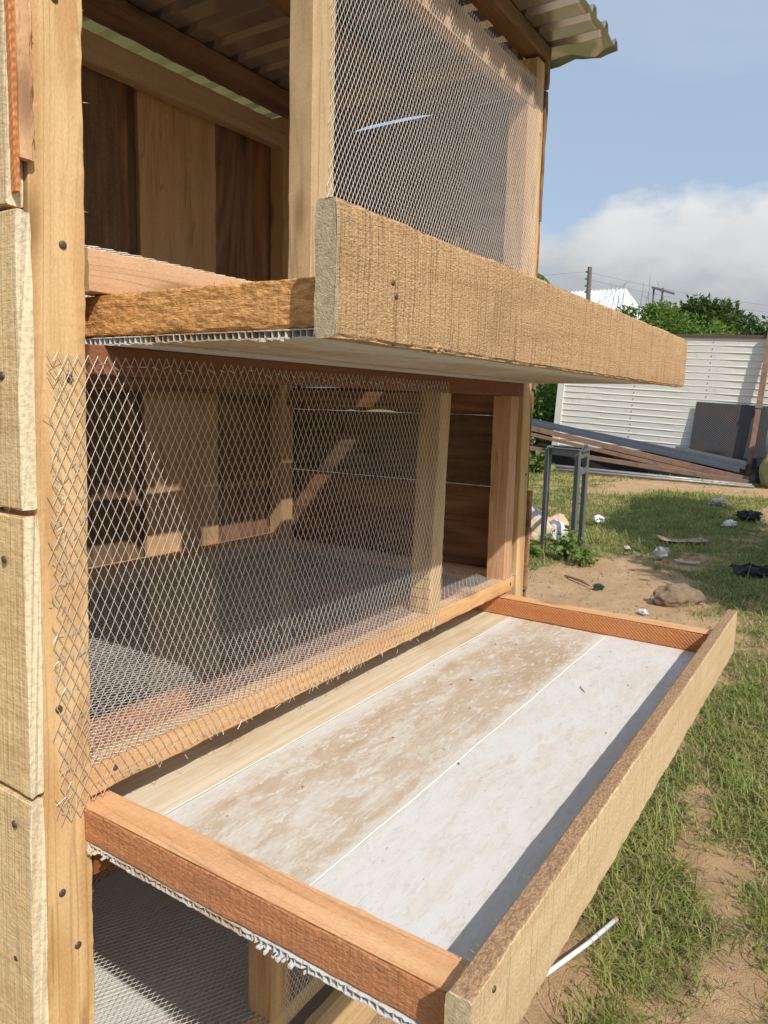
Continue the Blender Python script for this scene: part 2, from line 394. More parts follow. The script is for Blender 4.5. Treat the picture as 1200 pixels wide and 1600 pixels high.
def rock_vf(c, r, seed, sq=(1, 1, .6), sub=2, rough=.25):
    import bmesh
    bm = bmesh.new(); bmesh.ops.create_icosphere(bm, subdivisions=sub, radius=1)
    V = np.array([v.co[:] for v in bm.verts]); F = [tuple(v.index for v in f.verts) for f in bm.faces]; bm.free()
    d = 1+rough*fbm(V*1.3, 3, seed)+rough*.4*vn(V*4, seed+1); V = V*d[:, None]*np.array(sq)*r
    a = seed*1.7; Rm = np.array([[math.cos(a), -math.sin(a), 0], [math.sin(a), math.cos(a), 0], [0, 0, 1]])
    return V@Rm.T+np.array(c), F
# nail head mesh, shared
_nv = [(0, 0, .0012)]; _nf = []
for rr, zz in ((.0026, .0011), (.0042, .0003), (.0044, -.0012)):
    for j in range(12): _nv.append((rr*math.cos(j*math.pi/6), rr*math.sin(j*math.pi/6), zz))
for j in range(12): _nf.append((0, 1+j, 1+(j+1) % 12))
for r_ in range(2):
    for j in range(12):
        a_ = 1+r_*12; _nf.append((a_+j, a_+12+j, a_+12+(j+1) % 12, a_+(j+1) % 12))
NAIL = mesh_from('nail', _nv, _nf, M_NAIL, True)
def nail(parent, p, nrm, s=1.0):
    q = Vector(nrm).to_track_quat('Z', 'Y').to_matrix().to_4x4(); q.translation = p
    return obj('nail', NAIL, parent, q @ Matrix.Diagonal((s, s*random.uniform(.85, 1.1), 1, 1)))

# ------------------------------------------------------------------ THE HUTCH
hutch = thing('rabbit_hutch', 'three tier timber rabbit hutch with wire mesh front and sheet metal roof', 'hutch', (.78, .48, G))
LX = lambda z: -.0+.025*(z+.10)                        # the left post leans a little
RX = lambda z: 1.556-.030*z                            # so does the right one
# posts
post = timber('post', (LX(G)+.0365, .036, G), (LX(.93)+.0365, .036, .93), (1, 0, 0), .073, .070, W_POST, hutch, amp=.0006, edge=.0016, seg=.012, splint=90)
for xx, zz in ((.046, .178), (.052, .020), (.030, -.655), (.052, -.745), (.030, -.40), (.04, .45)):
    nail(post, (LX(zz)+xx-.004, -.0003, zz), (0, -1, 0), 1.15)
pr = timber('post', (RX(G)-.030, .036, G), (RX(.93)-.030, .036, .922), (1, 0, 0), .056, .070, W_POST, hutch, seg=.03, edge=.0014)
for zz in (.80, .74, -.2): nail(pr, (RX(zz)-.02, -.0003, zz), (0, -1, 0), 1.1)
timber('post', (1.515, .93, G), (1.515, .93, .935), (1, 0, 0), .060, .060, W_BACKL, hutch, seg=.05)
timber('post', (.036, .93, G), (.036, .93, .935), (1, 0, 0), .060, .060, W_BACKL, hutch, seg=.05)
# upper centre post
cp = timber('post', (.552, .026, .128), (.553, .026, .93), (1, 0, 0), .062, .052, W_OLIVE, hutch, seg=.02, edge=.001, splint=40)
# floor rails and top rails of the front, tier by tier
TIERS = [(.128, .052), (-.541, .040), (-1.212, .042)]  # underside and height of each floor rail
def front_rail(z, h, x0, x1, mat, tilt=0.0, nm='floor_rail', **kw):
    return timber(nm, (x0, .022, z+h/2), (x1, .022, z+h/2+tilt), (0, 1, 0), .042, h, mat, hutch, **kw)
r1 = front_rail(.128, .054, .084, 1.46, W_TOP, .004, seg=.015, splint=90, edge=.0016)
r2 = front_rail(-.541, .040, .060, 1.494, W_RAIL, 0, seg=.012, splint=160, edge=.0018)
nail(r2, (1.470, .0007, -.520), (0, -1, 0), 1.1); nail(r2, (.10, .0007, -.515), (0, -1, 0))
r3 = front_rail(-1.212, .042, .048, 1.52, W_POST, 0, seg=.03)
timber('top_rail', (.08, .024, .045), (1.49, .024, .047), (0, 1, 0), .046, .038, W_REDD, hutch, seg=.02, edge=.0012)
timber('top_rail', (.062, .024, -.640), (1.50, .024, -.640), (0, 1, 0), .046, .036, W_REDD, hutch, seg=.03)
timber('top_rail', (.584, .018, .824), (1.463, .018, .828), (0, 1, 0), .030, .068, W_RAIL, hutch, seg=.02, edge=.0012)
# studs of the front
st = timber('stud', (1.012, .030, -.5), (1.032, .030, .026), (1, 0, 0), .052, .056, W_OLIVE, hutch, seg=.02, edge=.0014, splint=40)
timber('stud', (1.447, .030, -.5), (1.440, .030, .026), (1, 0, 0), .052, .056, W_TOP, hutch, seg=.02, edge=.0014)
timber('stud', (1.462, .030, .182), (1.452, .030, .79), (1, 0, 0), .050, .056, W_RAIL, hutch, seg=.04)
timber('stud', (.452, .030, -1.169), (.452, .030, -.66), (1, 0, 0), .056, .060, W_RAIL, hutch, seg=.03)
timber('stud', (1.45, .030, -1.169), (1.45, .030, -.66), (1, 0, 0), .056, .060, W_RAIL, hutch, seg=.04)
# side and back rails carrying the mesh floors and the slide-in trays
for z, h in TIERS:
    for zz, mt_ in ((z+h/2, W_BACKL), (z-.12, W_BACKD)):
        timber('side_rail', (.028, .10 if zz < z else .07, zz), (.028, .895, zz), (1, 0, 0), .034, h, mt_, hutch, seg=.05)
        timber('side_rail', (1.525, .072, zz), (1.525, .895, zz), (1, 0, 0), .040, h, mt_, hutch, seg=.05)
for z, h in TIERS:
    timber('back_rail', (.07, .935, z+h/2+.012), (1.484, .935, z+h/2+.012), (0, 1, 0), .045, h+.020, W_RAIL, hutch, seg=.02, edge=.002, splint=120 if z < 0 else 0)
timber('back_rail', (.07, .915, .858), (1.487, .915, .872), (0, 1, 0), .040, .072, W_BACKL, hutch, seg=.02)
timber('back_rail', (.07, .935, .034), (1.487, .935, .034), (0, 1, 0), .040, .036, W_BACKD, hutch, seg=.05)
timber('side_rail', (1.520, .072, .985-.03), (1.520, .895, .985-.03), (1, 0, 0), .038, .040, W_BACKL, hutch, seg=.05)
timber('side_rail', (.045, .072, .90), (.045, .895, .90), (1, 0, 0), .038, .040, W_BACKL, hutch, seg=.05)
for z, h in TIERS[:1]:  # unseen crosspiece added and sized to block sun from the back wall
    timber('shade_joist', (.05, .508, z+.026), (1.50, .508, z+.026), (0, 1, 0), .076, .050, W_BACKL, hutch, seg=.04)
# purlins under the roof
timber('purlin', (-.10, .026, .953), (1.556, .022, .953), (0, 1, 0), .050, .042, W_DARK, hutch, seg=.03, edge=.002)
timber('purlin', (-.10, .862, .953), (1.556, .862, .953), (0, 1, 0), .085, .042, W_DARK, hutch, seg=.02, edge=.0025)
timber('purlin', (-.10, .44, .953), (1.556, .44, .953), (0, 1, 0), .050, .042, W_DARK, hutch, seg=.04, edge=.002)

# left end wall: broad planks nailed on from outside, their sawn ends showing beside the post
def side_plank(z0, z1, y0, mat, t=.019, waney=.0, **kw):
    zc = (z0+z1)/2; x = LX(zc)-t/2-.0012
    M0 = (x, y0, zc)
    return timber('wall_plank', M0, (x, .985, zc), (1, 0, -.025), t, z1-z0, mat, hutch, amp=.0009, edge=.0016, seg=.010, ndiv=11, cham=.0016, splint=120, end_rag=.003, **kw)
lp = [(.212, .55, .010, W_PLANK), (-.138, .206, -.004, W_PLANK), (-.498, -.146, -.008, W_PLANK), (-.850, -.506, -.006, W_PLANK), (-1.19, -.858, .004, W_PLANK), (.556, .93, .010, W_PLANK)]
lpo = []
for z0, z1, y0, mt_ in lp: lpo.append(side_plank(z0, z1, y0, mt_))
for pi, yy, zz in ((1, .034, .170), (1, .030, .02), (2, .030, -.200), (2, .036, -.425), (3, .022, -.54), (3, .034, -.735), (0, .05, .30), (4, .03, -.9)):
    zc = (lp[pi][0]+lp[pi][1])/2
    nail(lpo[pi], (LX(zc)-.0215, yy, zz), (-1, 0, 0), 1.2)
for z in (.553, .209, -.142, -.502, -.854):  # unseen inner strips added to stop sun leaking through the plank joints
    timber('batten', (.012, .075, z), (.012, .89, z), (1, 0, 0), .014, .040, W_BACKD, hutch, seg=.05)
# split batten left on the post beside the top plank
timber('batten', (.004, -.004, .262), (.009, -.004, .60), (1, 0, 0), .017, .010, W_TOP, hutch, amp=.001, edge=.003, seg=.008, splint=60)
timber('batten', (-.006, .002, .225), (-.001, .002, .60), (1, 0, 0), .007, .012, W_REDH, hutch, amp=.001, edge=.002, seg=.008)

# back wall: upright planks with gaps between them
bz0, bz1 = G+.25, .90
backs = [(.02, .26, W_BACKD, .972), (.265, .50, W_BACKL, .974), (.506, .745, W_GREYD, .972), (.750, .868, W_GREYD, .970), (.871, .912, W_BACKD, .982), (.895, .955, W_GREYD, 1.000), (.938, 1.232, W_BACKL, .968), (1.237, 1.40, W_BACKD, .974), (1.403, 1.4835, W_BACKD, .978), (1.486, 1.56, W_BACKD, .976)]  # the rearmost strip is added backing that keeps sky out of a gap
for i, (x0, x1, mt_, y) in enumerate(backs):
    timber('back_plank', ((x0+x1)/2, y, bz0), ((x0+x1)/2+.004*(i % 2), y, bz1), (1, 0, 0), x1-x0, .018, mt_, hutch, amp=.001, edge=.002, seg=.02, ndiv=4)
# right end wall: level planks on the outside of the posts
rw = [(.864, .935, W_BACKD), (.52, .863, W_GREYD), (.24, .519, W_BACKD), (.048, .239, W_GREYD), (-.030, .047, W_BACKD), (-.248, -.032, W_GREYD), (-.56, -.252, W_BACKD), (-.83, -.562, W_GREYD), (-1.13, -.832, W_BACKD)]
for i, (z0, z1, mt_) in enumerate(rw):
    zc = (z0+z1)/2; xx = max(RX(z0), RX(z1))+.0105
    timber('wall_plank', (xx, -.004+.006*(i % 3), zc), (xx, .985, zc), (1, 0, 0), .018, z1-z0, mt_, hutch, amp=.0012, edge=.0022, seg=.02, ndiv=6,
           dips={0: [(.38, .66, .011)], 4: [(.30, .36, .006), (.47, .60, .007), (.64, .68, .005)]}.get(i, ()))

# ------------------------------------------------------------------ expanded wire mesh
def expanded(name, parent, O, du, dv, nrm, Lu, Lv, cw, ch, sw=.0011, th=.0006, wave=.002, seed=0, ragged=0.0, keep=None, tiltk=.5, extra=None, jit=.0, mat=None):
    """diamond mesh: cell cw along du, ch along dv"""
    O, du, dv, nrm = (np.array(v, float) for v in (O, du, dv, nrm))
    iu = int(Lu/(cw/2)); iv = int(Lv/(ch/2)); rg = np.random.default_rng(seed)
    I, J = np.meshgrid(np.arange(iu+1), np.arange(iv+1), indexing='ij')
    U_ = I*cw/2; V_ = J*ch/2
    P = O+U_[..., None]*du+V_[..., None]*dv
    flat = P.reshape(-1, 3)
    wv = wave*fbm(np.column_stack([U_.ravel()*6, V_.ravel()*6, U_.ravel()*0]), 3, seed)
    w2 = cw*.10*vn(np.column_stack([U_.ravel()*9, V_.ravel()*9, U_.ravel()*0+4]), seed+3); w3 = ch*.10*vn(np.column_stack([U_.ravel()*9, V_.ravel()*9, U_.ravel()*0+9]), seed+4)
    flat = flat+wv[:, None]*nrm+w2[:, None]*du+w3[:, None]*dv
    if jit: flat = flat+rg.normal(0, jit, flat.shape)
    P = flat.reshape(iu+1, iv+1, 3)
    A = []; B = []; S = []
    for s in (1, -1):
        i, j = np.meshgrid(np.arange(iu), np.arange(iv+1), indexing='ij'); i = i.ravel(); j = j.ravel()
        ok = ((i+j) % 2 == 0) & (j+s >= 0) & (j+s <= iv)
        i, j = i[ok], j[ok]
        A.append(P[i, j]); B.append(P[i+1, j+s]); S.append(np.full(len(i), s))
    A = np.concatenate(A); B = np.concatenate(B); S = np.concatenate(S)
    if keep is not None:
        k_ = keep((A+B)/2, rg); A, B, S = A[k_], B[k_], S[k_]
    if extra is not None: 
        ea, eb = extra(rg); A = np.concatenate([A, ea]); B = np.concatenate([B, eb]); S = np.concatenate([S, np.ones(len(ea))])
    d = B-A; ln = np.linalg.norm(d, axis=1, keepdims=True); d = d/ln
    w_ = np.cross(nrm, d); w_ /= np.linalg.norm(w_, axis=1, keepdims=True)
    t_ = tiltk*S[:, None]
    w2_ = w_*np.cos(t_)+nrm*np.sin(t_); n2_ = np.cross(d, w2_)
    A = A-d*sw*.3; B = B+d*sw*.3
    vs = []
    for P_ in (A, B):
        for a_, b_ in ((-1, -1), (1, -1), (1, 1), (-1, 1)):
            vs.append(P_+w2_*(a_*sw/2)+n2_*(b_*th/2))
    n = len(A); V = np.stack(vs, 1).reshape(-1, 3)
    base = (np.arange(n)*8)[:, None]
    F = np.concatenate([base+np.array([[k, (k+1) % 4, 4+(k+1) % 4, 4+k]]) for k in range(4)])
    return obj(name, mesh_from(name, V, F, mat or M_WIRE), parent)
Y_ = (0, -1, 0)
# middle front: from the left post to the middle stud, ragged where it was cut
def keep_mid(m_, rg):
    lim = LX(m_[:, 2])+.016+.006*np.abs(vn(np.column_stack([m_[:, 2]*60, m_[:, 2]*0, m_[:, 2]*0])))
    bot = -.552+.012*vn(np.column_stack([m_[:, 0]*30, m_[:, 0]*0, m_[:, 0]*0+2]))
    onpost = m_[:, 0] < .07
    bot = np.where(onpost, bot, -.532+.008*vn(np.column_stack([m_[:, 0]*40, m_[:, 0]*0, m_[:, 0]*0+5])))
    top = .050+.006*vn(np.column_stack([m_[:, 0]*30, m_[:, 0]*0, m_[:, 0]*0+7]))
    return (m_[:, 0] > lim) & (m_[:, 2] > bot) & (m_[:, 2] < top) & (rg.random(len(m_)) > .0015)
def extra_mid(rg):
    a, b = [], []
    for _ in range(60):                               # folded ends and staples down the post
        z = rg.uniform(-.56, .04); x = LX(z)+rg.uniform(.015, .035); ang = rg.choice([1.08, -1.08, .6, 2.3])+rg.normal(0, .25); l = rg.uniform(.006, .018)
        a.append((x, -.0045-rg.random()*.003, z)); b.append((x+l*math.cos(ang), -.0045-rg.random()*.004, z+l*math.sin(ang)))
    for _ in range(55):
        z = rg.uniform(-.55, .04); x = LX(z)+rg.uniform(.035, .068); l = .010; a.append((x, -.006, z)); b.append((x+rg.normal(0, .002), -.0015, z-l))
    for x in np.arange(.09, 1.02, .021):               # staples along the rails
        for z in (.040+rg.normal(0, .002), -.525+rg.normal(0, .004)):
            an = rg.normal(0, .5); l = .010; a.append((x, -.005, z)); b.append((x+l*math.cos(an), -.005, z+l*math.sin(an)))
    for _ in range(75):
        x = rg.uniform(.07, 1.0); z = -.530+rg.normal(0, .006); l = rg.uniform(.005, .014); an = rg.choice([1.05, -1.05, 2.1, -2.1])+rg.normal(0, .3)
        a.append((x, -.005, z)); b.append((x+l*math.cos(an), -.004-rg.random()*.006, z+l*math.sin(an)))
    return np.array(a), np.array(b)
expanded('wire_mesh', hutch, (.005, -.0035, -.57), (1, 0, 0), (0, 0, 1), Y_, 1.035, .63, .0140, .0270, sw=.00098, seed=3, keep=keep_mid, extra=extra_mid, wave=.0022, mat=M_WIRE_SHADE)
def keep_up(m_, rg):
    return (m_[:, 2] < .862+.004*vn(np.column_stack([m_[:, 0]*40, m_[:, 0]*0, m_[:, 0]*0]))) & (m_[:, 0] > .566+.006*vn(np.column_stack([m_[:, 2]*50, m_[:, 2]*0, m_[:, 2]*0]))) & (m_[:, 0] < 1.505)
expanded('wire_mesh', hutch, (.555, -.0035, .135), (1, 0, 0), (0, 0, 1), Y_, .965, .74, .0110, .0205, sw=.00115, seed=5, keep=keep_up, wave=.003)
expanded('wire_mesh', hutch, (.46, -.0035, -1.20), (1, 0, 0), (0, 0, 1), Y_, 1.0, .56, .0110, .0205, seed=8)
for z, s in ((.184, 11), (-.499, 12), (-1.168, 13)):
    expanded('floor_mesh', hutch, (.035, .004, z), (1, 0, 0), (0, 1, 0), (0, 0, 1), 1.49, .94, .0220, .0122, sw=.00105, seed=s, wave=.0030)

# ------------------------------------------------------------------ roof sheets
PITCH = .0935
def roof_sheet(name, x0, n, y0, y1, z, dents=False, seed=0):
    prof = []
    for i in range(n):
        x = x0+i*PITCH
        prof += [(x, 0), (x+.004, 0), (x+.030, .0008), (x+.056, 0), (x+.060, 0), (x+.0670, .021), (x+.0865, .021)]
    prof.append((x0+n*PITCH, 0)); prof = np.array(prof)
    ys = np.linspace(y0, y1, 60); nx = len(prof); t_ = .0006
    V = []
    for y in ys:
        P = np.column_stack([prof[:, 0], np.full(nx, y), z+prof[:, 1]])
        P[:, 2] += .0012*fbm(P*np.array([9, 9, 0]), 2, seed)
        ed = 1/(1+np.exp((P[:, 1]-(y0+.05))/.02))      # the eave is a little bent
        P[:, 2] += ed*.001*vn(P*np.array([11, 20, 0]), seed+5); 
        if y == ys[0]: P[:, 1] += .002*vn(P*np.array([30, 0, 0]), seed+7)
        if dents:
            q = np.exp(-((P[:, 0]-1.60)**2/.0016+(P[:, 1]+.10)**2/.0022)); P[:, 2] -= q*.020*(1+.6*vn(P*60, seed+2))
            q = np.exp(-((P[:, 0]-1.645)**2/.0009)); P[:, 2] -= q*.008*(1+vn(P*np.array([0, 25, 0]), seed+3))
        V.append(P)
    V = np.concatenate(V); n_ = len(V); V2 = V.copy(); V2[:, 2] += t_
    V = np.concatenate([V, V2]); F = []
    m_ = len(ys)
    for i in range(m_-1):
        for j in range(nx-1):
            a = i*nx+j; F.append((a, a+nx, a+nx+1, a+1)); F.append((a+n_, a+1+n_, a+nx+1+n_, a+nx+n_))
    for j in range(nx-1):
        F.append((j, j+1, j+1+n_, j+n_)); a = (m_-1)*nx+j; F.append((a, a+n_, a+1+n_, a+1))
    for i in range(m_-1):
        a = i*nx; F.append((a, a+n_, a+nx+n_, a+nx)); a = i*nx+nx-1; F.append((a, a+nx, a+nx+n_, a+n_))
    return obj(name, mesh_from(name, V, np.array(F), M_ROOF), hutch)
roof_sheet('roof_sheet', .715, 10, -.156, 1.24, .9755, True, 3)
roof_sheet('roof_sheet', .715-8*PITCH-.001, 9, -.150, 1.24, .9744, False, 9)

# ------------------------------------------------------------------ TRAYS
def pvc_panel(parent, x0, x1, y0, y1, ztop, mat, t=.0095, web=.0098, rag=True, seed=0, droop=0.0):
    """hollow ceiling board: two skins and the webs between them, cut ends torn"""
    rg = np.random.default_rng(seed)
    b = MB(); n = max(2, int(round((y1-y0)/web))); ys = np.linspace(y0, y1, n+1); sk = .0012
    def skin(z, torn):
        V = []; F = []; nx = 24; xs = np.linspace(x0, x1, nx+1)
        for i, x in enumerate(xs):
            for j, y in enumerate(np.linspace(y0, y1, 2*n+1)):
                dx = 0
                if i == 0: dx = rg.normal(0, .0008) if not torn else abs(rg.normal(0, .0006))+(.005 if vn(np.array([[y*13, seed, .5]]), 2)[0] > .42 and rg.random() < .4 else 0)
                zz = z+(rg.normal(0, .0006) if torn and i == 0 else 0)
                V.append((x+dx, y, zz))
        w = 2*n+1; k = len(V); V += [(a, c, d+sk) for a, c, d in V]
        for i in range(nx):
            for j in range(w-1):
                a = i*w+j; F.append((a, a+1, a+w+1, a+w)); F.append((a+k, a+w+k, a+w+1+k, a+1+k))
        for j in range(w-1): F.append((j, j+k, j+1+k, j+1)); a = nx*w+j; F.append((a, a+1, a+1+k, a+k))
        for i in range(nx): a = i*w; F.append((a, a+w, a+w+k, a+k)); a += w-1; F.append((a, a+k, a+w+k, a+w))
        b.add(V, F)
    skin(ztop-sk, False); skin(ztop-t, rag)
    for y in ys:
        y = min(max(y, y0+.0005), y1-.0005)
        xx = x0+abs(rg.normal(0, .0015)); sl = rg.normal(0, .0005) if rag else 0
        xx = x0 + abs(rg.normal(0, .0008))
        V = [(xx, y-.0006+sl, ztop-t+sk), (x1, y-.0004, ztop-t+sk), (x1, y+.0004, ztop-t+sk), (xx, y+.0004+sl, ztop-t+sk), (xx, y-.0004, ztop-sk), (x1, y-.0004, ztop-sk), (x1, y+.0004, ztop-sk), (xx, y+.0004, ztop-sk)]
        b.add(V, box_vf(0, 1, 0, 1, 0, 1)[1])
    if rag:                                            # crumbs of torn skin
        for _ in range(int(70*(y1-y0)/.27)):
            y = rg.uniform(y0, y1); s = rg.uniform(.001, .003)
            if vn(np.array([[y*13, seed, .5]]), 2)[0] < .42 or rg.random() < .3: continue
            b.box(x0-.002-rg.random()*.003, x0+s, y, y+s, ztop-t-rg.random()*.004, ztop-t+.001)
    return b.build('floor_panel', mat, parent)
def tray(label, ybi, zrt, zrb, zft, zfb, x0, x1, rlx, rrx, depth, m_side, m_sideR, m_front, m_top, seed, panels, slack=0.0, front_seg=.008, fib=0.0, famp=.0015):
    """ybi: y of the inner face of the front board"""
    t = thing('wooden_tray', label, 'tray', ((x0+x1)/2, ybi+depth/2, zrb), 'droppings trays sliding under the mesh floors')
    T = .0255
    fb = timber('front_board', (x0, ybi-T/2, (zft+zfb)/2), (x1, ybi-T/2-.004, (zft+zfb)/2+slack), (0, 1, 0), T, zft-zfb, m_front, t, amp=famp, edge=famp*2, seg=front_seg, ndiv=7, cham=.003, splint=420, end_rag=.002)
    rw_ = .047
    timber('side_rail', (rlx+rw_/2, ybi, (zrt+zrb)/2), (rlx+rw_/2-.004, ybi+depth, (zrt+zrb)/2), (1, 0, 0), rw_, zrt-zrb, m_side, t, amp=.001, edge=.0018, seg=.0035 if fib else .02, ndiv=12 if fib else 4, splint=140, fib=fib)
    timber('side_rail', (rrx-rw_/2, ybi, (zrt+zrb)/2), (rrx-rw_/2, ybi+depth, (zrt+zrb)/2), (1, 0, 0), rw_, zrt-zrb, m_sideR, t, amp=.0008, edge=.0012, seg=.015)
    timber('back_rail', (rlx+rw_, ybi+depth-.02, (zrt+zrb)/2), (rrx-rw_, ybi+depth-.02, (zrt+zrb)/2), (0, 1, 0), .04, zrt-zrb, m_side, t, seg=.04)
    for i, (a, c, mt_) in enumerate(panels):
        pvc_panel(t, rlx-.0012, rrx-.004, a, c, zrb-.0012-.0006*(i % 2), mt_, seed=seed+i)
    return t, fb
# upper tray, pulled out 37 cm
t1, fb1 = tray('upper pulled out tray with thick rough sawn front board beneath the upper wire mesh', -.372, .1265, .0755, .189, .061, .067, 1.648, .104, 1.50, .78, W_FIBRE, W_RAIL, W_ROUGH, W_TOP, 100,
     [(-.371, -.10, M_PVC), (-.098, .16, M_PVC), (.162, .405, M_PVCW)], slack=.0008, fib=.0016)
for x, z in ((.165, .125), (.172, .112)): nail(fb1, (x, -.3985, z), (0, -1, 0), .8)
V, F = rock_vf((.262, -.394, .0640), .0075, 5, (1.5, .7, .7), 3, .7); V = V+.0012*np.column_stack([vn(V*300, 1), vn(V*300, 2), vn(V*300, 3)]); obj('bark_burr', mesh_from('bark_burr', V, F, W_ROUGH), t1)
V, F = rock_vf((.70, -.391, .0640), .006, 8, (1.6, .6, .6), 3, .6); obj('bark_burr', mesh_from('bark_burr', V, F, W_ROUGH), t1)
# lower tray, pulled out 56 cm; mud dried on its white boards
t2, fb2 = tray('lower pulled out tray with muddy white panel floor and reddish side rails', -.564, -.553, -.601, -.524, -.643, .026, 1.600, .052, 1.462, .80, W_RED, W_REDH, W_ROUGH2, W_TOP, 200,
     [(-.563, -.3065, M_PVC), (-.3035, -.033, M_PVC), (-.030, .235, M_PVCW)], fib=.0004, famp=.0006)
for x, z in ((.075, -.545),): nail(fb2, (x, -.5905, z), (0, -1, 0), .8)
# thin joint beads over the seams and planed tops of the rails
for y, z in ((-.305, -.6022), (-.0315, -.6022)):
    b = MB(); pts = [(.10+1.31*i/60, y+.0005*math.sin(i*.31)+.0003*math.sin(i*.83), z+.0006+.0002*math.sin(i*1.7)) for i in range(61)]
    b.tube(pts, .0012, 5); b.build('joint_bead', M_PVCE, t2)
def top_skin(parent, x, y0, y1, z, w, mat):
    """the planed pinkish face of a rail, a shade proud of its red sides"""
    return timber('rail_cap', (x, y0, z), (x-.004 if x < 1 else x, y1, z), (1, 0, 0), w, .0030, mat, parent, amp=.0003, edge=.0012, seg=.01, ndiv=2, cham=.0004)
top_skin(t2, .052+.0235, -.5635, .235, -.5505, .0462, W_TOP)
top_skin(t2, 1.462-.0235, -.5635, .235, -.5505, .0462, W_TOP)
# a curl of sealing tape standing at the near corner of the tray
b = MB(); pts = [(.118+.010*math.cos(a), -.505+.004*math.sin(a*.5), -.594+.012*math.sin(a)) for a in np.linspace(-.6, 3.6, 12)]
for i in range(11): b.bar(pts[i], pts[i+1], .006, .0005, (0, 1, 0))
b.build('tape_curl', M_PVCE, t2)
# bottom tray, pushed home
t3, fb3 = tray('lowest tray pushed fully home under the bottom mesh floor', -.012, -1.225, -1.275, -1.222, -1.372, .075, 1.53, .100, 1.47, .80, W_RED, W_RED, W_OLIVE, W_TOP, 300,
     [(-.011, .26, M_PVC), (.263, .53, M_PVC), (.533, .785, M_PVC)], front_seg=.03)

# crumbs and droppings left on the white floor
M_CRUMB = plain('dry_droppings', (.22, .14, .08), .9, .4, 300, .3, .0005, .1)
b = MB(); rg = np.random.default_rng(41)
for i in range(38):
    x = rg.uniform(.12, 1.38); y = rg.uniform(-.53, -.02); q = rg.uniform(.0007, .0018)*(1.8 if i < 8 else 1)
    b.add(*rock_vf((x, y, -.6018+q*.3), q, i, (1.5, .8, .5), 1, .4))
o = b.build('crumbs', M_CRUMB); tag(o, 'dry brown crumbs scattered on the white floor of the lower tray', 'crumbs'); o['kind'] = 'stuff'
b = MB(); b.tube([(.985, -.385, -.6005), (1.0, -.372, -.5995), (1.012, -.366, -.6005)], [.0008, .001, .0005], 5); o = b.build('twig', M_CRUMB); tag(o, 'tiny dry twig on the outer white panel of the lower tray', 'twig')

# ------------------------------------------------------------------ GROUND
def blob(x, y, cx, cy, rx, ry): return np.exp(-(((x-cx)/rx)**2+((y-cy)/ry)**2))
def bare(x, y):
    """1 where the soil is bare, 0 under grass"""
    P = np.column_stack([x, y, x*0])
    v = .13+.55*fbm(P*1.5, 3, 21)+.60*fbm(P*6, 3, 31)
    r = np.hypot(x+.5, y+.83)
    v = np.where(r > 4, v+.02, v-.06)
    for c in ((5.3, .85, 1.1, .75, 1.5), (4.2, .3, .9, .6, .8), (2.15, -.47, .30, .07, .9), (1.88, -.62, .28, .06, 1.5), (1.33, -.70, .24, .07, 1.6), (13.6, 2.7, 1.6, .5, 1.2),
              (11.2, .1, 2.2, .22, .9), (14.4, 1.2, 1.0, 1.2, .8), (7.4, .35, .5, .2, .4), (.75, .45, .95, .7, 1.6), (8.4, .9, .6, .25, .35), (15, 3, 3, 1.6, .2), (3.1, -.2, .5, .14, .4)):
        v = v+c[4]*blob(x, y, *c[:4])
    for c in ((7.6, 2.0, 1.3, .7, 1.1), (10.5, 1.5, 1.5, .5, .9), (3.0, -.55, .45, .22, .9), (1.65, -.42, .30, .07, .9), (6.3, -.3, .8, .35, .6), (12.7, 1.6, 1.0, .5, .6), (9.0, .9, 1.6, .9, .45), (1.0, 3.5, 4.0, 2.0, 1.2), (6.2, -.1, .8, .4, .5)):
        v = v-c[4]*blob(x, y, *c[:4])
    return np.clip((v-.05)/.60, 0, 1)
def gheight(x, y):
    P = np.column_stack([x, y, x*0])
    near = np.clip(1-np.hypot(x, y)/30, 0, 1)
    return G + near*(.020*fbm(P*.9, 2, 41)+.010*fbm(P*4, 3, 51)) + .006*near*vn(P*17, 61)
xs = np.concatenate([np.linspace(-400, -12, 14), np.linspace(-11, -1, 30), np.linspace(-.9, 3.5, 260), np.linspace(3.53, 16, 330), np.linspace(16.3, 40, 40), np.linspace(45, 600, 16)])
ys = np.concatenate([np.linspace(-400, -9, 14), np.linspace(-8, -1.6, 30), np.linspace(-1.55, 3, 260), np.linspace(3.05, 8, 70), np.linspace(8.5, 30, 30), np.linspace(35, 600, 16)])
XX, YY = np.meshgrid(xs, ys, indexing='ij'); x_ = XX.ravel(); y_ = YY.ravel()
V = np.column_stack([x_, y_, gheight(x_, y_)]); nx, ny = len(xs), len(ys)
i, j = np.meshgrid(np.arange(nx-1), np.arange(ny-1), indexing='ij'); a = (i*ny+j).ravel()
F = np.column_stack([a, a+ny, a+ny+1, a+1])
def ground_mat():
    mt, t, b = new_mat('sandy_soil'); k = NT(t); v = k.obj(False)
    at = k.n('ShaderNodeAttribute'); at.attribute_name = 'bare'
    n1_ = k.noise(v, (3, 3, 3), 10, .72, .5); n2_ = k.noise(v, (30, 30, 30), 8, .75); n3_ = k.noise(v, (260, 260, 260), 3, .6)
    c = k.mix(k.ramp(n1_, .3, .7), (.52, .355, .21), (.40, .26, .145)); c = k.mix(k.ramp(n2_, .45, .75, 0, .45), c, (.23, .14, .08))
    c = k.mix(k.ramp(n3_, .55, .75, 0, .4), c, (.58, .43, .28))
    g = k.mix(k.ramp(n2_, .3, .7), (.13, .14, .045), (.20, .165, .075))
    c = k.mix(k.ramp(at.outputs['Fac'], .1, .8), g, c)
    k.l(c, b.inputs['Base Color']); b.inputs['Roughness'].default_value = .95; b.inputs['Specular IOR Level'].default_value = .1
    k.bump(k.math('ADD', n2_, k.math('MULTIPLY', n3_, .5)), .9, .012, b); return mt
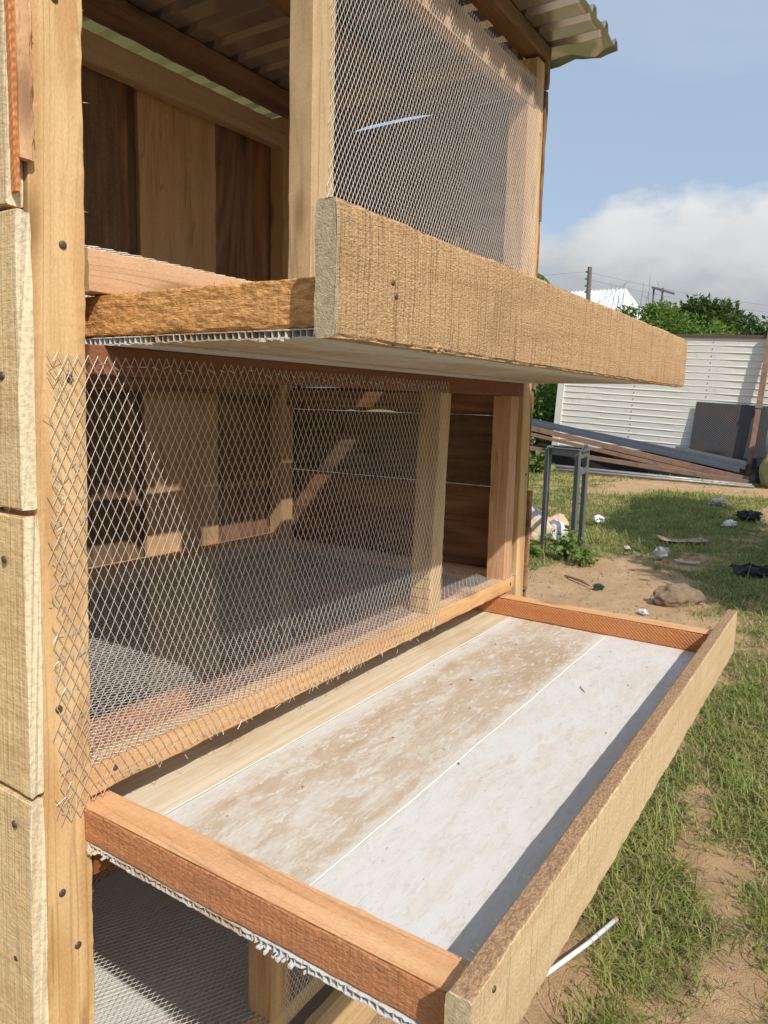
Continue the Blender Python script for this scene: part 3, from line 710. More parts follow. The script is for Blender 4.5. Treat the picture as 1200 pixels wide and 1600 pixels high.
me = mesh_from('ground', V, F, ground_mat(), True)
at = me.attributes.new('bare', 'FLOAT', 'POINT'); at.data.foreach_set('value', bare(x_, y_))
ground = obj('ground', me); ground['kind'] = 'structure'; ground['label'] = 'sandy soil yard with patches of worn grass'

def leafmat(name, c1, c2, c3=None, scale=1.5, trans=.35, rough=.5):
    mt, t, b = new_mat(name); k = NT(t); v = k.obj(False)
    n1_ = k.noise(v, (scale,)*3, 4, .6); n2_ = k.noise(v, (scale*23,)*3, 2, .6)
    c = k.mix(k.ramp(n1_, .3, .7), c1, c2)
    if c3: c = k.mix(k.ramp(n2_, .52, .72, 0, .8), c, c3)
    k.l(c, b.inputs['Base Color']); b.inputs['Roughness'].default_value = rough; b.inputs['Specular IOR Level'].default_value = .25
    tr = k.n('ShaderNodeBsdfTranslucent'); k.l(c, tr.inputs[0]); mx = k.n('ShaderNodeMixShader'); mx.inputs[0].default_value = trans
    k.l(b.outputs[0], mx.inputs[1]); k.l(tr.outputs[0], mx.inputs[2]); k.l(mx.outputs[0], t.nodes['Material Output'].inputs[0]); return mt
M_GRASS = leafmat('grass_blades', (.18, .24, .05), (.32, .35, .10), (.46, .40, .20), 2.2)
def grass(name, n_tuft, rmin, rmax, a0, a1, seed, hk=1.0, nb=13, mat=None, dry=False, anyw=False):
    rg = np.random.default_rng(seed)
    r = rg.uniform(rmin, rmax, n_tuft); an = np.radians(rg.uniform(a0, a1, n_tuft))
    tx = -.5+r*np.cos(an); ty = -.83+r*np.sin(an)
    k = (rg.random(n_tuft)*.97 > bare(tx, ty)) | anyw
    k &= ~((tx > -.05) & (tx < 1.6) & (ty > -.05) & (ty < 1.1))
    tx, ty, r = tx[k], ty[k], r[k]
    X = np.repeat(tx, nb); Y = np.repeat(ty, nb); Rr = np.repeat(r, nb); n = len(X)
    sp = .014+.008*Rr
    X = X+rg.normal(0, 1, n)*sp; Y = Y+rg.normal(0, 1, n)*sp
    h = (rg.gamma(3, .013, n)+.010)*hk*(1+.02*Rr)*np.repeat(rg.uniform(.45, 1.5, len(tx)), nb); w = (.0008+.00042*Rr)*rg.uniform(.6, 1.5, n)
    ph = rg.uniform(0, 2*np.pi, n); lean = rg.gamma(2.5, .42, n).clip(.1, 3.0)*(1.8 if dry else 1)
    dx, dy = np.cos(ph), np.sin(ph); sx, sy = -dy*w, dx*w; cu = rg.normal(0, .35, n)
    z = gheight(X, Y)-.004; pts = []
    for u in (0, .35, .7, 1.0):
        ang = np.arctan(lean)*(.35+.9*u); hx = h*u*np.sin(ang); hz_ = h*u*np.maximum(np.cos(ang), .04)
        cx = X+dx*hx-dy*cu*h*u*u; cy = Y+dy*hx+dx*cu*h*u*u; cz = z+hz_+.002; f = 1-.75*u*u
        if u < 1: pts += [np.column_stack([cx-sx*f, cy-sy*f, cz]), np.column_stack([cx+sx*f, cy+sy*f, cz])]
        else: pts.append(np.column_stack([cx, cy, cz]))
    V = np.stack(pts, 1).reshape(-1, 3); b_ = np.arange(n)*7
    F = np.concatenate([np.column_stack([b_+a, b_+c, b_+d]) for a, c, d in ((0, 1, 3), (0, 3, 2), (2, 3, 5), (2, 5, 4), (4, 5, 6))])
    o = obj(name, mesh_from(name, V, F, mat or M_GRASS)); o['kind'] = 'stuff'; return o
M_DRY = leafmat('dry_grass_blades', (.34, .27, .13), (.44, .36, .19), (.25, .20, .08), 3.0, .25)
g = grass('grass', 9500, 1.2, 16.5, -6, 34, 5, .85); tag(g, 'patchy short green grass growing over the sandy yard soil', 'grass')
g = grass('grass', 5200, 1.0, 4.2, -14, 38, 6, .85, 11); tag(g, 'tufts of fine grass on the soil next to the hutch and trays', 'grass')
g = grass('dry_grass', 5200, 1.0, 7, -12, 36, 9, .8, 9, M_DRY, True); tag(g, 'straw coloured dry blades lying among the green grass', 'dry grass')
g = grass('straw', 2600, 1.0, 9, -12, 34, 12, .45, 3, M_DRY, True, True); tag(g, 'short bits of straw and dead blades strewn over the bare soil', 'straw')
g = grass('grass', 4200, 1.5, 20, -60, 90, 8, 1.1); tag(g, 'thin outlying grass around the edges of the yard', 'grass')

# pebbles and crumbs of soil
M_STONE = plain('grey_brown_stone', (.36, .29, .21), .9, .5, 9, .6, .01, .1, (.24, .19, .14), .7)
b = MB(); rg = np.random.default_rng(77)
for i in range(900):
    r = 1.3+rg.random()**.8*8; an = R(rg.uniform(2, 31)); x = -.5+r*math.cos(an); y = -.83+r*math.sin(an)
    if bare(np.array([x]), np.array([y]))[0] < .35: continue
    s = rg.uniform(.003, .010)*(1+.25*r*rg.random()); b.add(*rock_vf((x, y, gheight(np.array([x]), np.array([y]))[0]+s*.2), s, i, (1, .8, .6), 1, .3))
o = b.build('gravel', M_STONE); tag(o, 'small stones and crumbs of soil scattered over the bare ground', 'gravel'); o['kind'] = 'stuff'
def ghz(x, y): return float(gheight(np.array([x]), np.array([y]))[0])
V_, F_ = rock_vf((5.20, .24, ghz(5.17, .25)+.050), .165, 6, (.60, 1.1, .62), 4, .30); V_ = V_+.006*np.column_stack([vn(V_*28, 1), vn(V_*28, 2), vn(V_*28, 3)])
o = obj('rock', mesh_from('rock', V_, F_, plain('brown_rock', (.25, .19, .125), .95, .6, 14, .9, .015, .1, (.15, .11, .08), .6))); tag(o, 'large brown rock lying on the soil beyond the lower tray', 'rock')

# ------------------------------------------------------------------ litter
def crumple(name, x, y, s, mat, label, cat, seed, flat=.35, lift=.02, sub=3, group=None, sq=(1, .7)):
    V, F = rock_vf((0, 0, 0), s, seed, (sq[0], sq[1], flat), 3, .55); V = V*(1+.35*vn(V/s*2.2, seed+9)[:, None])+s*.10*np.random.default_rng(seed).normal(0, 1, V.shape); V[:, 2] -= V[:, 2].min(); V += np.array([x, y, ghz(x, y)-.004+lift*.2])
    o = obj(name, mesh_from(name, V, F, mat)); return tag(o, label, cat, group)
M_WHITEP = plain('white_plastic', (.72, .73, .74), .35, .2, 15, .3, .01, .5)
M_GREYPAPER = plain('grey_paper', (.48, .45, .40), .8, .3, 15, .3, .01)
M_BLACKC = plain('black_cloth', (.035, .035, .04), .9, .3, 12, .4, .01)
M_GREEN = plain('dark_green_plastic', (.03, .07, .045), .4, .2, 12)
M_CARD = plain('faded_pink_card', (.52, .34, .27), .85, .3, 14, .3, .005, .1, (.40, .25, .18), .5)
def flat_scrap(name, cx, cy, lx, ly, rot, mat, label, cat, curl=.03, seed=0):
    n = 8; V = []; F = []
    for i in range(n+1):
        for j in range(n+1):
            u, v = (i/n-.5), (j/n-.5); x = u*lx; y = v*ly
            z = curl*((2*u)**2*.5+.4*vn(np.array([[u*4, v*4, seed]]), seed)[0])+.012
            X = cx+x*math.cos(rot)-y*math.sin(rot); Y = cy+x*math.sin(rot)+y*math.cos(rot); V.append((X, Y, ghz(cx, cy)+z+.01))
    k = len(V); V += [(a, c, d+.003) for a, c, d in V]; w = n+1
    for i in range(n):
        for j in range(n): a = i*w+j; F.append((a, a+1, a+w+1, a+w)); F.append((a+k, a+w+k, a+w+1+k, a+1+k))
    for i in range(n): F += [(i, i+1, i+1+k, i+k)[::-1], (n*w+i, n*w+i+1, n*w+i+1+k, n*w+i+k), (i*w, (i+1)*w, (i+1)*w+k, i*w+k), (i*w+n, (i+1)*w+n, (i+1)*w+n+k, i*w+n+k)[::-1]]
    o = obj(name, mesh_from(name, V, F, mat)); return tag(o, label, cat)
flat_scrap('cardboard_scrap', 7.98, .75, .50, .24, -1.1, M_CARD, 'flat faded pink piece of card lying on the shaded grass', 'cardboard', .05, 2)
crumple('paper_scrap', 6.83, .72, .075, M_GREYPAPER, 'crumpled grey paper standing up from the grass behind the rock', 'paper', 11, .75)
flat_scrap('paper_scrap', 6.80, .46, .22, .07, -1.2, M_GREYPAPER, 'narrow flat strip of grey paper right of the crumpled paper', 'paper', .02, 5)
crumple('plastic_bag', 8.7, 1.88, .085, M_WHITEP, 'clear shiny plastic bag on grass right of the steel stand', 'plastic bag', 13, .5)
crumple('plastic_bag', 9.5, .48, .075, M_WHITEP, 'white plastic bag lying near the black cloth', 'plastic bag', 14, .5)
crumple('black_cloth', 10.2, .36, .17, M_BLACKC, 'rumpled black cloth on the soil at the far right', 'cloth', 15, .3)
crumple('black_cloth', 6.65, -.14, .20, M_BLACKC, 'flattened dark rag in the shade by the right edge', 'cloth', 16, .05)
crumple('stone_slab', 11.75, .97, .13, M_GREYPAPER, 'grey broken slab in the far grass', 'slab', 18, .35)
crumple('paper_scrap', 4.73, .36, .032, M_WHITEP, 'small white scrap on soil in front of the rock', 'paper', 19, .5)
crumple('bottle_cap', 5.27, .84, .045, M_GREEN, 'small dark green plastic lid on the bare soil', 'lid', 20, .45, sub=2)
flat_scrap('paper_scrap', 7.1, 1.1, .14, .06, .4, M_GREYPAPER, 'small pale scrap lying on soil left of the crumpled paper', 'paper', .02, 8)
b = MB(); b.tube([(5.55, 1.22, ghz(5.5, 1.2)+.02), (5.40, 1.02, ghz(5.4, 1.0)+.03), (5.32, .93, ghz(5.3, .9)+.015)], [.008, .012, .006], 6); o = b.build('stick', W_DARK); tag(o, 'short dark stick on the bare soil in front of the weeds', 'stick')
# white pvc pipe in the near grass
b = MB(); b.tube([(1.02, -.262, G+.028), (1.134, -.288, G+.022), (1.30, -.345, G+.026), (1.425, -.380, G+.030)], [.0065]*4, 10)
pp = b.build('plastic_pipe', M_WHITEP, None, None, True); tag(pp, 'thin white plastic pipe lying in the grass beside the lower tray', 'pipe')
b = MB(); b.tube([(1.424, -.380, G+.030), (1.436, -.384, G+.031)], [.0069, .0069], 10); b.build('pipe_end', M_CARD, pp)

# ------------------------------------------------------------------ steel stand with weeds at its foot
sx0, sy0 = 6.44, 1.44
legs = [(6.44, 1.44), (6.63, 1.82), (6.86, 1.50), (7.02, 1.96)]; ztop = G+1.03
stand = thing('metal_stand', 'waist high grey steel stand with four angle iron legs standing in the weeds', 'stand', (6.74, 1.68, G))
for i, (x, y) in enumerate(legs):
    b = MB(); w = .055; t_ = .008
    lean = .012*(i-1.5)
    b.bar((x, y, G-.02), (x+lean, y, ztop), w, t_, (1, 0, 0)); b.bar((x+.024, y+.028, G-.02), (x+.024+lean, y+.028, ztop), w, t_, (0, 1, 0)); b.build('leg', M_STAND, stand)
def rail(a, c, z):
    b = MB(); b.bar((*legs[a], z), (*legs[c], z), .012, .07, (0, 1, 0)); b.bar((*legs[a], z+.035), (*legs[c], z+.035), .06, .008, (0, 1, 0)); b.build('rail', M_STAND, stand)
rail(0, 1, ztop-.02); rail(2, 3, ztop-.02); rail(0, 2, ztop-.03); rail(1, 3, ztop-.03)
b = MB(); b.bar((*legs[0], ztop-.20), (*legs[2], ztop-.20), .02, .05, (0, 1, 0)); b.build('brace', M_STAND, stand)
for dx in (0, .06):
    b = MB(); b.tube([(6.47+dx, 1.44, ztop), (6.47+dx, 1.43, ztop+.05), (6.49+dx, 1.42, ztop+.07), (6.51+dx, 1.42, ztop+.04), (6.51+dx, 1.43, ztop)], .008, 6); b.build('lug', M_STAND, stand)

def leaves(P, size, rg, up=.5, asp=.5, dirs=None):
    """pointed leaf quads folded on the midrib at points P"""
    n = len(P); d = rg.normal(0, 1, (n, 3)) if dirs is None else dirs+rg.normal(0, .5, (n, 3)); d[:, 2] = d[:, 2]*.6
    d /= np.linalg.norm(d, axis=1, keepdims=True); nr = rg.normal(0, .55, (n, 3)); nr[:, 2] += up
    s = np.cross(d, nr); s /= np.linalg.norm(s, axis=1, keepdims=True)+1e-9; nn = np.cross(s, d)
    L = (size*rg.uniform(.6, 1.35, n))[:, None]; w = L*asp*.5
    b0 = P; tip = P+d*L-nn*L*.15; l_ = P+d*L*.45-s*w+nn*L*.06; r_ = P+d*L*.45+s*w+nn*L*.06
    V = np.stack([b0, r_, tip, l_], 1).reshape(-1, 3); base = np.arange(n)*4
    F = np.concatenate([np.column_stack([base, base+1, base+2]), np.column_stack([base, base+2, base+3])])
    return V, F
M_WEED = leafmat('weed_leaves', (.13, .20, .045), (.21, .28, .075), None, 6)
def weed(cx, cy, h, rad, n, ls, label, seed, cat='weed'):
    t = thing('weed_plant', label, cat, (cx, cy, ghz(cx, cy))); rg = np.random.default_rng(seed); b = MB(); P = []
    for k in range(9):
        an = rg.uniform(0, 6.28); rr = rad*rg.uniform(.2, 1); hh = h*rg.uniform(.55, 1)*(1-.35*rr/rad)
        p0 = Vector((cx, cy, ghz(cx, cy)-.01)); p1 = Vector((cx+rr*.5*math.cos(an), cy+rr*.5*math.sin(an), G+hh*.6)); p2 = Vector((cx+rr*math.cos(an), cy+rr*math.sin(an), G+hh))
        b.tube([p0, p1, p2], [.006, .004, .002], 5)
        for q in range(n//9):
            u = rg.uniform(.15, 1); pt = p0.lerp(p1, u*2) if u < .5 else p1.lerp(p2, u*2-1); P.append(np.array(pt)+rg.normal(0, .02, 3))
    b.build('stem', M_WEED, t)
    V, F = leaves(np.array(P), ls, rg, .8, .75); obj('leaves', mesh_from('leaves', V, F, M_WEED), t); return t
weed(6.22, 1.47, .40, .17, 260, .055, 'leafy green weed climbing between the legs of the steel stand', 1)
weed(6.10, 1.25, .22, .20, 240, .045, 'low spreading weed at the right leg of the steel stand', 2)
weed(6.15, 1.75, .14, .10, 30, .11, 'small broad leaved seedling on soil left of the steel stand', 3)
weed(14.9, 5.3, .6, .8, 500, .14, 'green bush of weeds growing under the raised steel sections', 4, 'bush')

# sack of rubbish behind the stand
M_SACK = plain('lilac_grey_sack', (.48, .42, .42), .7, .3, 5, .5, .01, .3, (.60, .36, .28), .6)
trash = thing('rubbish_heap', 'heap of bulging rubbish bags behind the steel stand legs', 'rubbish', (7.05, 2.12, G))
for nm, c, r, sd2, sq, mt_ in (('bag', (7.25, 2.28, G+.16), .24, 3, (1.1, .8, .72), M_SACK), ('bag', (7.0, 2.05, G+.12), .17, 5, (1, .8, .85), plain('cream_sack', (.58, .47, .34), .8, .3, 8, .4, .01)),
                         ('bag', (7.15, 1.88, G+.11), .13, 7, (1, .8, .9), M_WHITEP), ('carton', (6.92, 2.16, G+.10), .13, 9, (.6, 1, .9), plain('printed_carton', (.40, .26, .30), .6, .4, 14, .2, .004, .3, (.50, .09, .07), .7)),
                         ('bag', (7.45, 2.0, G+.12), .16, 15, (1, .8, .8), plain('peach_sack', (.66, .42, .27), .8, .3, 9, .4, .01))):
    V, F = rock_vf(c, r, sd2, sq, 3, .35); obj(nm, mesh_from(nm, V, F, mt_), trash)

# ------------------------------------------------------------------ cream clad site cabin and the steel in front of it
D3 = Vector((.06665, .99661, .04815)); U3 = (Vector((0, 0, 1))-D3*D3.z).normalized(); N3 = D3.cross(U3)     # N3 points away from the camera
P0 = Vector((17.044, 1.428, G))
Mc = Matrix((D3, N3, U3)).transposed().to_4x4(); Mc.translation = P0
cabin = thing('site_cabin', 'long cream metal clad cabin with ribbed siding behind the steel sections', 'cabin', P0)
def cream():
    mt, t, b = new_mat('cream_enamel_siding'); k = NT(t); v = k.obj()
    n1_ = k.noise(v, (.8, 1, 2.2), 5, .6); n2_ = k.noise(v, (8, 8, 3), 6, .7)
    c = k.mix(k.ramp(n1_, .3, .7, 0, .4), (.70, .69, .64), (.62, .60, .53)); c = k.mix(k.ramp(n2_, .56, .72, 0, .35), c, (.42, .35, .24))
    k.l(c, b.inputs['Base Color']); b.inputs['Roughness'].default_value = .45; k.bump(n1_, .4, .03, b); return mt
M_CREAM = cream(); M_CAP = metal('dark_cap_flashing', (.13, .10, .08), .7, .2)
b = MB(); b.box(-6, 4.30, .035, 2.4, -.25, 3.0); b.build('body', M_CREAM, cabin, Mc)
b = MB(); L0, L1, hh = -6.0, 4.30, .1475       # one siding strip: flat with a stepped lip
prof = [(0, .0), (0, -.022), (.010, -.020), (.030, -.013), (.130, -.0105), (.146, -.014), (.1475, 0)]
nseg = 26; V = []; F = []
for i in range(nseg+1):
    for z, y in prof: V.append((L0+(L1-L0)*i/nseg, y+.004*vn(np.array([[i*1.3, z*40, 2.]]), 3)[0]*(0 if y == 0 else 1), z))
w = len(prof)
for i in range(nseg):
    for j in range(w-1): a = i*w+j; F.append((a, a+1, a+w+1, a+w))
strip = mesh_from('siding_strip', V, F, M_CREAM)
for kk in range(20):
    Mk = Mc @ Matrix.Translation((0, .032+.001*(kk % 2), .02+kk*hh)); obj('siding_strip', strip, cabin, Mk)
b = MB(); b.box(-6.05, 4.36, -.02, 2.45, 3.002, 3.055); b.build('roof_flashing', M_CAP, cabin, Mc)
b = MB(); b.box(4.18, 4.345, -.028, 2.40, -.25, 2.999); b.build('corner_trim', M_CREAM, cabin, Mc)
for xx in (.85, 2.45):                             # rows of rivets where sheets join
    V, F = box_vf(xx, xx+.012, .010, .03, .08, .105); rv = mesh_from('rivet', V, F, M_CAP)
    for kk in range(20): obj('rivet', rv, cabin, Mc @ Matrix.Translation((0, 0, kk*hh)))
# dark expanded steel sheet leaning on the cabin
def darksheet():
    mt, t, b = new_mat('dark_expanded_steel'); k = NT(t); v = k.obj(False)
    sx = k.n('ShaderNodeSeparateXYZ'); k.l(v, sx.inputs[0])
    a = k.math('SINE', k.math('MULTIPLY', k.math('ADD', sx.outputs[0], k.math('MULTIPLY', sx.outputs[2], 1.35)), 105)); c_ = k.math('SINE', k.math('MULTIPLY', k.math('SUBTRACT', sx.outputs[0], k.math('MULTIPLY', sx.outputs[2], 1.35)), 105))
    d = k.math('MAXIMUM', a, c_); n_ = k.noise(v, (2.5, 2.5, 2.5), 5, .6)
    c = k.mix(k.ramp(d, .5, .95), (.028, .026, .026), (.13, .135, .145)); c = k.mix(k.ramp(n_, .45, .65, 0, .5), c, (.11, .075, .055))
    k.l(c, b.inputs['Base Color']); b.inputs['Metallic'].default_value = .5; b.inputs['Roughness'].default_value = .5; k.bump(d, .6, .006, b); return mt
M_DARKSH = darksheet()
b = MB(); b.box(-1.9, 1.02, -.004, .004, -.1, 1.24)
Ms = Matrix.Translation(P0+U3*.36-N3*.16) @ Mc.to_3x3().to_4x4() @ Matrix.Rotation(R(-5), 4, 'X')
o = b.build('steel_sheet', M_DARKSH, None, Ms); tag(o, 'dark diamond patterned steel sheet leaning against the cream cabin', 'steel sheet')
# perforated steel tray lying beside it
b = MB(); A0 = Vector((16.55, 2.6, -.83)); A1 = Vector((16.42, 1.13, -1.08)); b.bar(A0, A1, .30, .012, (1, 0, 0)); ct = b.build('perforated_tray', M_GREYST); tag(ct, 'grey perforated steel tray lying on the pile below the dark sheet', 'steel tray')
WORLD[ct.name] = Matrix.Identity(4)
b = MB(); Ax = (A1-A0)
for row in range(3):
    for q in range(30):
        p = A0+Ax*((q+.5+.5*(row % 2))/31)+Vector((-.09+.07*row, 0, .010)); b.tube([p, p+Vector((0, 0, .004))], .014, 6)
hp = b.build('perforation', M_BLACKC, ct); hp['kind'] = 'stuff'
b = MB(); b.bar(A0+Vector((-.15, 0, .03)), A1+Vector((-.15, 0, .03)), .012, .06, (1, 0, 0)); b.build('lip', M_GREYST, ct)

def channel(p0, p1, mat, label, ext=.45, h=.13, d=.07, group='steel sections stacked in front of the cabin'):
    """C section: web and two flanges, built between two points, lengthened to the left"""
    p0, p1 = Vector(p0), Vector(p1); p0 = p0-(p1-p0)*ext
    M, L = frame(p0, p1, (1, 0, 0)); b = MB(); t_ = .008
    b.box(0, L, -d/2, -d/2+t_, -h/2, h/2); b.box(0, L, -d/2+t_, d/2, -h/2, -h/2+t_); b.box(0, L, -d/2+t_, d/2, h/2-t_, h/2)
    b.box(0, L, d/2-t_, d/2, -h/2+t_, -h/2+.03); b.box(0, L, d/2-t_, d/2, h/2-.03, h/2-t_)
    o = b.build('steel_channel', mat, None, M); return tag(o, label, 'steel channel', group)
channel((16.34, 5.87, -.37), (16.02, 1.14, -1.10), M_BLUEST, 'topmost blue grey steel channel of the sloping stack')
channel((16.20, 5.82, -.40), (15.86, 1.22, -1.17), M_BLUEST, 'second blue grey steel channel just under the topmost one', h=.10)
channel((15.93, 5.70, -.52), (15.61, 1.01, -1.34), M_RUST, 'upper rusty brown channel below the blue grey channels', h=.11)
channel((15.80, 5.65, -.66), (15.48, 1.39, -1.36), M_RUST, 'middle rusty brown channel of the sloping stack', h=.07)
channel((15.72, 5.59, -.97), (15.38, .97, -1.37), M_RUST, 'lowest rusty brown channel, lying flatter than the others', h=.09)
b = MB(); b.tube([(15.46, 6.5, -1.30), (15.46, 4.72, -1.33), (15.2, .9, -1.41)], .04, 8); o = b.build('steel_pipe', M_GREYST, None, None, True); tag(o, 'long grey steel pipe lying on the ground at the foot of the stack', 'pipe')
b = MB(); b.tube([(15.25, 6.2, -1.37), (15.25, 4.3, -1.38), (15.05, .85, -1.42)], .03, 8); o = b.build('steel_pipe', M_GREYST, None, None, True); tag(o, 'thinner grey pipe in front of the long one, nearest the grass', 'pipe')
tr = thing('trestle', 'steel trestle holding up the left end of the stacked sections', 'trestle', (16.0, 6.4, G))
b = MB(); b.bar((15.5, 6.4, -.56), (16.6, 6.4, -.46), .08, .08, (0, 1, 0)); b.build('crossbar', M_RUST, tr)
for x in (15.6, 16.5):
    for dy in (-.3, .3): b = MB(); b.bar((x, 6.4+dy, G), (x, 6.4, -.55), .05, .05, (1, 0, 0)); b.build('leg', M_RUST, tr)
# added black boxes that paint the deep shade behind the stack
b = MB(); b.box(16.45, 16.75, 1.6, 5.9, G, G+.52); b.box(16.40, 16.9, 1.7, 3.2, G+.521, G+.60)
M_BLKB = plain('gap_shade_and_box_black', (.03, .03, .032), .8, .3, 3, .3, .02)
o = b.build('shade_filler', M_BLKB); tag(o, 'low bundle painted black for the shade behind the sloping steel stack', 'filler')
# leaning post that throws its shadow on the cabin
lp_ = thing('steel_post', 'rusty square steel post leaning in front of the cabin at the right edge', 'post', (16.63, 1.17, G))
pa, pb, pc = Vector((16.63, 1.17, G)), Vector((16.809, 1.092, .12)), Vector((16.945, 1.02, 1.66))
b = MB(); b.bar(pa, pb, .09, .09, (0, 1, 0)); b.build('lower_shaft', M_RUST, lp_)
b = MB(); b.bar(pb+(pc-pb)*.002, pc, .11, .10, (0, 1, 0)); b.build('upper_shaft', M_RUST, lp_)
b = MB(); b.bar(pb-(pc-pb)*.03, pb+(pc-pb)*.03, .125, .125, (0, 1, 0)); b.build('collar', M_GREYST, lp_)
# olive tarpaulin heap and the grey drum behind it
M_TARP = plain('olive_tarpaulin', (.30, .31, .13), .7, .35, 4, .6, .03, .3, (.22, .22, .10), .5)
V, F = rock_vf((15.55, .30, G+.30), .62, 8, (.7, .85, 1.15), 4, .3); V[:, 2] = np.maximum(V[:, 2], G-.02)
o = obj('tarpaulin_heap', mesh_from('tarpaulin_heap', V, F, M_TARP)); tag(o, 'olive green tarpaulin heaped at the foot of the leaning post', 'tarpaulin')
b = MB(); M_DRUM = plain('grey_drum', (.36, .36, .36), .5, .2, 4)
b.tube([(16.35, .80, -.62), (16.32, .30, -.60)], .30, 20); dr = b.build('drum', M_DRUM, None, None, True); tag(dr, 'grey drum lying on its side above the olive tarpaulin', 'drum')
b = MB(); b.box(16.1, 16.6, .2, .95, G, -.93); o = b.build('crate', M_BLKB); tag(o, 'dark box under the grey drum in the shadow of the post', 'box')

# ------------------------------------------------------------------ trees beyond the cabin
M_TRUNK = plain('bark', (.13, .10, .075), .95, .4, 6, .8, .03)
def crown_points(blobs, n, rg, shell=.55):
    out_ = []; vol = np.array([bb[3]*bb[4]*bb[5] for bb in blobs])**.67; vol = vol/vol.sum(); D = []
    for bb, w_ in zip(blobs, vol):
        k = int(n*w_); d = rg.normal(0, 1, (k, 3)); d /= np.linalg.norm(d, axis=1, keepdims=True)
        r = rg.random(k)**(shell)*(1+.30*fbm(d*2.2+bb[0], 3, 7)); out_.append(np.array(bb[:3])+d*r[:, None]*np.array(bb[3:])); D.append(d)
    P = np.concatenate(out_); D = np.concatenate(D); cl = fbm(P*1.7, 3, 91); k = cl > -.28+.1*rg.random(len(P)); return P[k], D[k]
def tree(name, label, cat, base, blobs, n, ls, mat, seed, trunk=.16, asp=.5, group='trees beyond the cabin', up=.5):
    t = thing(name, label, cat, base, group); rg = np.random.default_rng(seed); b = MB(); top = Vector(blobs[0][:3])
    bs = Vector(base); mid = bs.lerp(top, .5)+Vector((.15, .1, 0)); b.tube([bs-Vector((0, 0, .1)), mid, top], [trunk, trunk*.7, trunk*.3], 8)
    for bb in blobs[1:]: b.tube([mid, mid.lerp(Vector(bb[:3]), .6)+Vector((0, 0, .1)), Vector(bb[:3])], [trunk*.5, trunk*.3, trunk*.1], 6)
    b.build('trunk', M_TRUNK, t, None, True)
    P, D = crown_points(blobs, n, rg); V, F = leaves(P, ls, rg, up, asp, D*.8); o = obj('crown', mesh_from('crown', V, F, mat), t); return t
M_LF_D = leafmat('dark_tree_leaves', (.055, .105, .028), (.095, .155, .040), (.16, .20, .05), .9, .3)
M_LF_L = leafmat('light_bush_leaves', (.11, .21, .035), (.17, .28, .055), (.25, .32, .08), 1.2, .4)
M_LF_B = leafmat('blue_green_leaves', (.060, .11, .045), (.09, .15, .06), None, 1.0, .3)
def bl(x, y, z, r, rz=None): return (x, y, z, r, r, rz or r)
tree('bush', 'loose light green bush showing above the left part of the cabin roof', 'bush', (19.9, 4.6, G), [bl(19.9, 4.5, 1.6, 1.05, 1.05), bl(20.0, 3.8, 1.8, .9, .8), bl(19.6, 5.3, 1.4, .75, .9), bl(20.2, 3.0, 1.6, .85, .8), bl(19.9, 4.9, 2.3, .5, .4), bl(20.0, 4.0, 2.5, .4, .3)], 18000, .13, M_LF_L, 31, .10, .4)
tree('broadleaf_tree', 'dark green round topped tree, tallest of those above the cabin', 'tree', (24.0, 3.7, G), [bl(24, 3.75, 1.9, 1.3, 1.15), bl(24.2, 4.7, 1.5, 1.0, .9), bl(24.1, 2.7, 1.5, .9, 1.0), bl(24, 4.0, 2.9, .7, .6), bl(24, 3.2, 2.7, .6, .6)], 19000, .17, M_LF_D, 32, .2)
tree('broadleaf_tree', 'narrow blue green tree right of the round topped one', 'tree', (26.4, 2.6, G), [bl(26.4, 2.9, 2.0, .95, 1.2), bl(26.2, 2.2, 1.6, .9, .9), bl(26.5, 3.25, 2.6, .45, .7), bl(26.4, 1.5, 1.2, .9, .9)], 13000, .17, M_LF_B, 33, .2)
tree('broadleaf_tree', 'dark tree cut off by the right edge of the picture', 'tree', (25.5, .8, G), [bl(25.5, .8, 1.7, 1.3, 1.3), bl(25.3, 1.9, 1.7, .7, 1.1), bl(25.4, -.5, 1.6, 1.1, 1.1)], 11000, .18, M_LF_D, 34, .2)
tree('bush', 'bright green bush between the hutch and the left end of the cabin', 'bush', (18.6, 6.6, G), [bl(18.6, 6.6, -.1, 1.1, 1.1), bl(18.7, 7.6, .2, 1.0, 1.1), bl(18.7, 6.0, -.6, .8, .8), bl(18.6, 8.6, 0, 1.0, 1.1)], 14000, .13, M_LF_L, 35, .08, .5)
tree('broadleaf_tree', 'dark shrubby tree low behind the bright bush near the hutch', 'tree', (21.5, 8.2, G), [bl(21.5, 8.2, .3, 1.4, 1.3), bl(21.5, 6.6, .2, 1.2, 1.2), bl(21.5, 10, .4, 1.4, 1.2)], 12000, .16, M_LF_D, 36, .1)
# the shade tree that stands outside the frame to the right and darkens the grass
tree('broadleaf_tree', 'leafy tree outside the frame shading the grass beyond the rock', 'tree', (5.9, -4.2, G), [(5.9, -2.85, 2.0, 1.7, .85, .5), (7.4, -2.3, 2.2, 1.5, .9, .5), (4.3, -3.15, 1.9, .7, .45, .5), (9.2, -1.9, 2.3, 1.2, .6, .45)], 14000, .16, M_LF_D, 37, .14, .5, None)
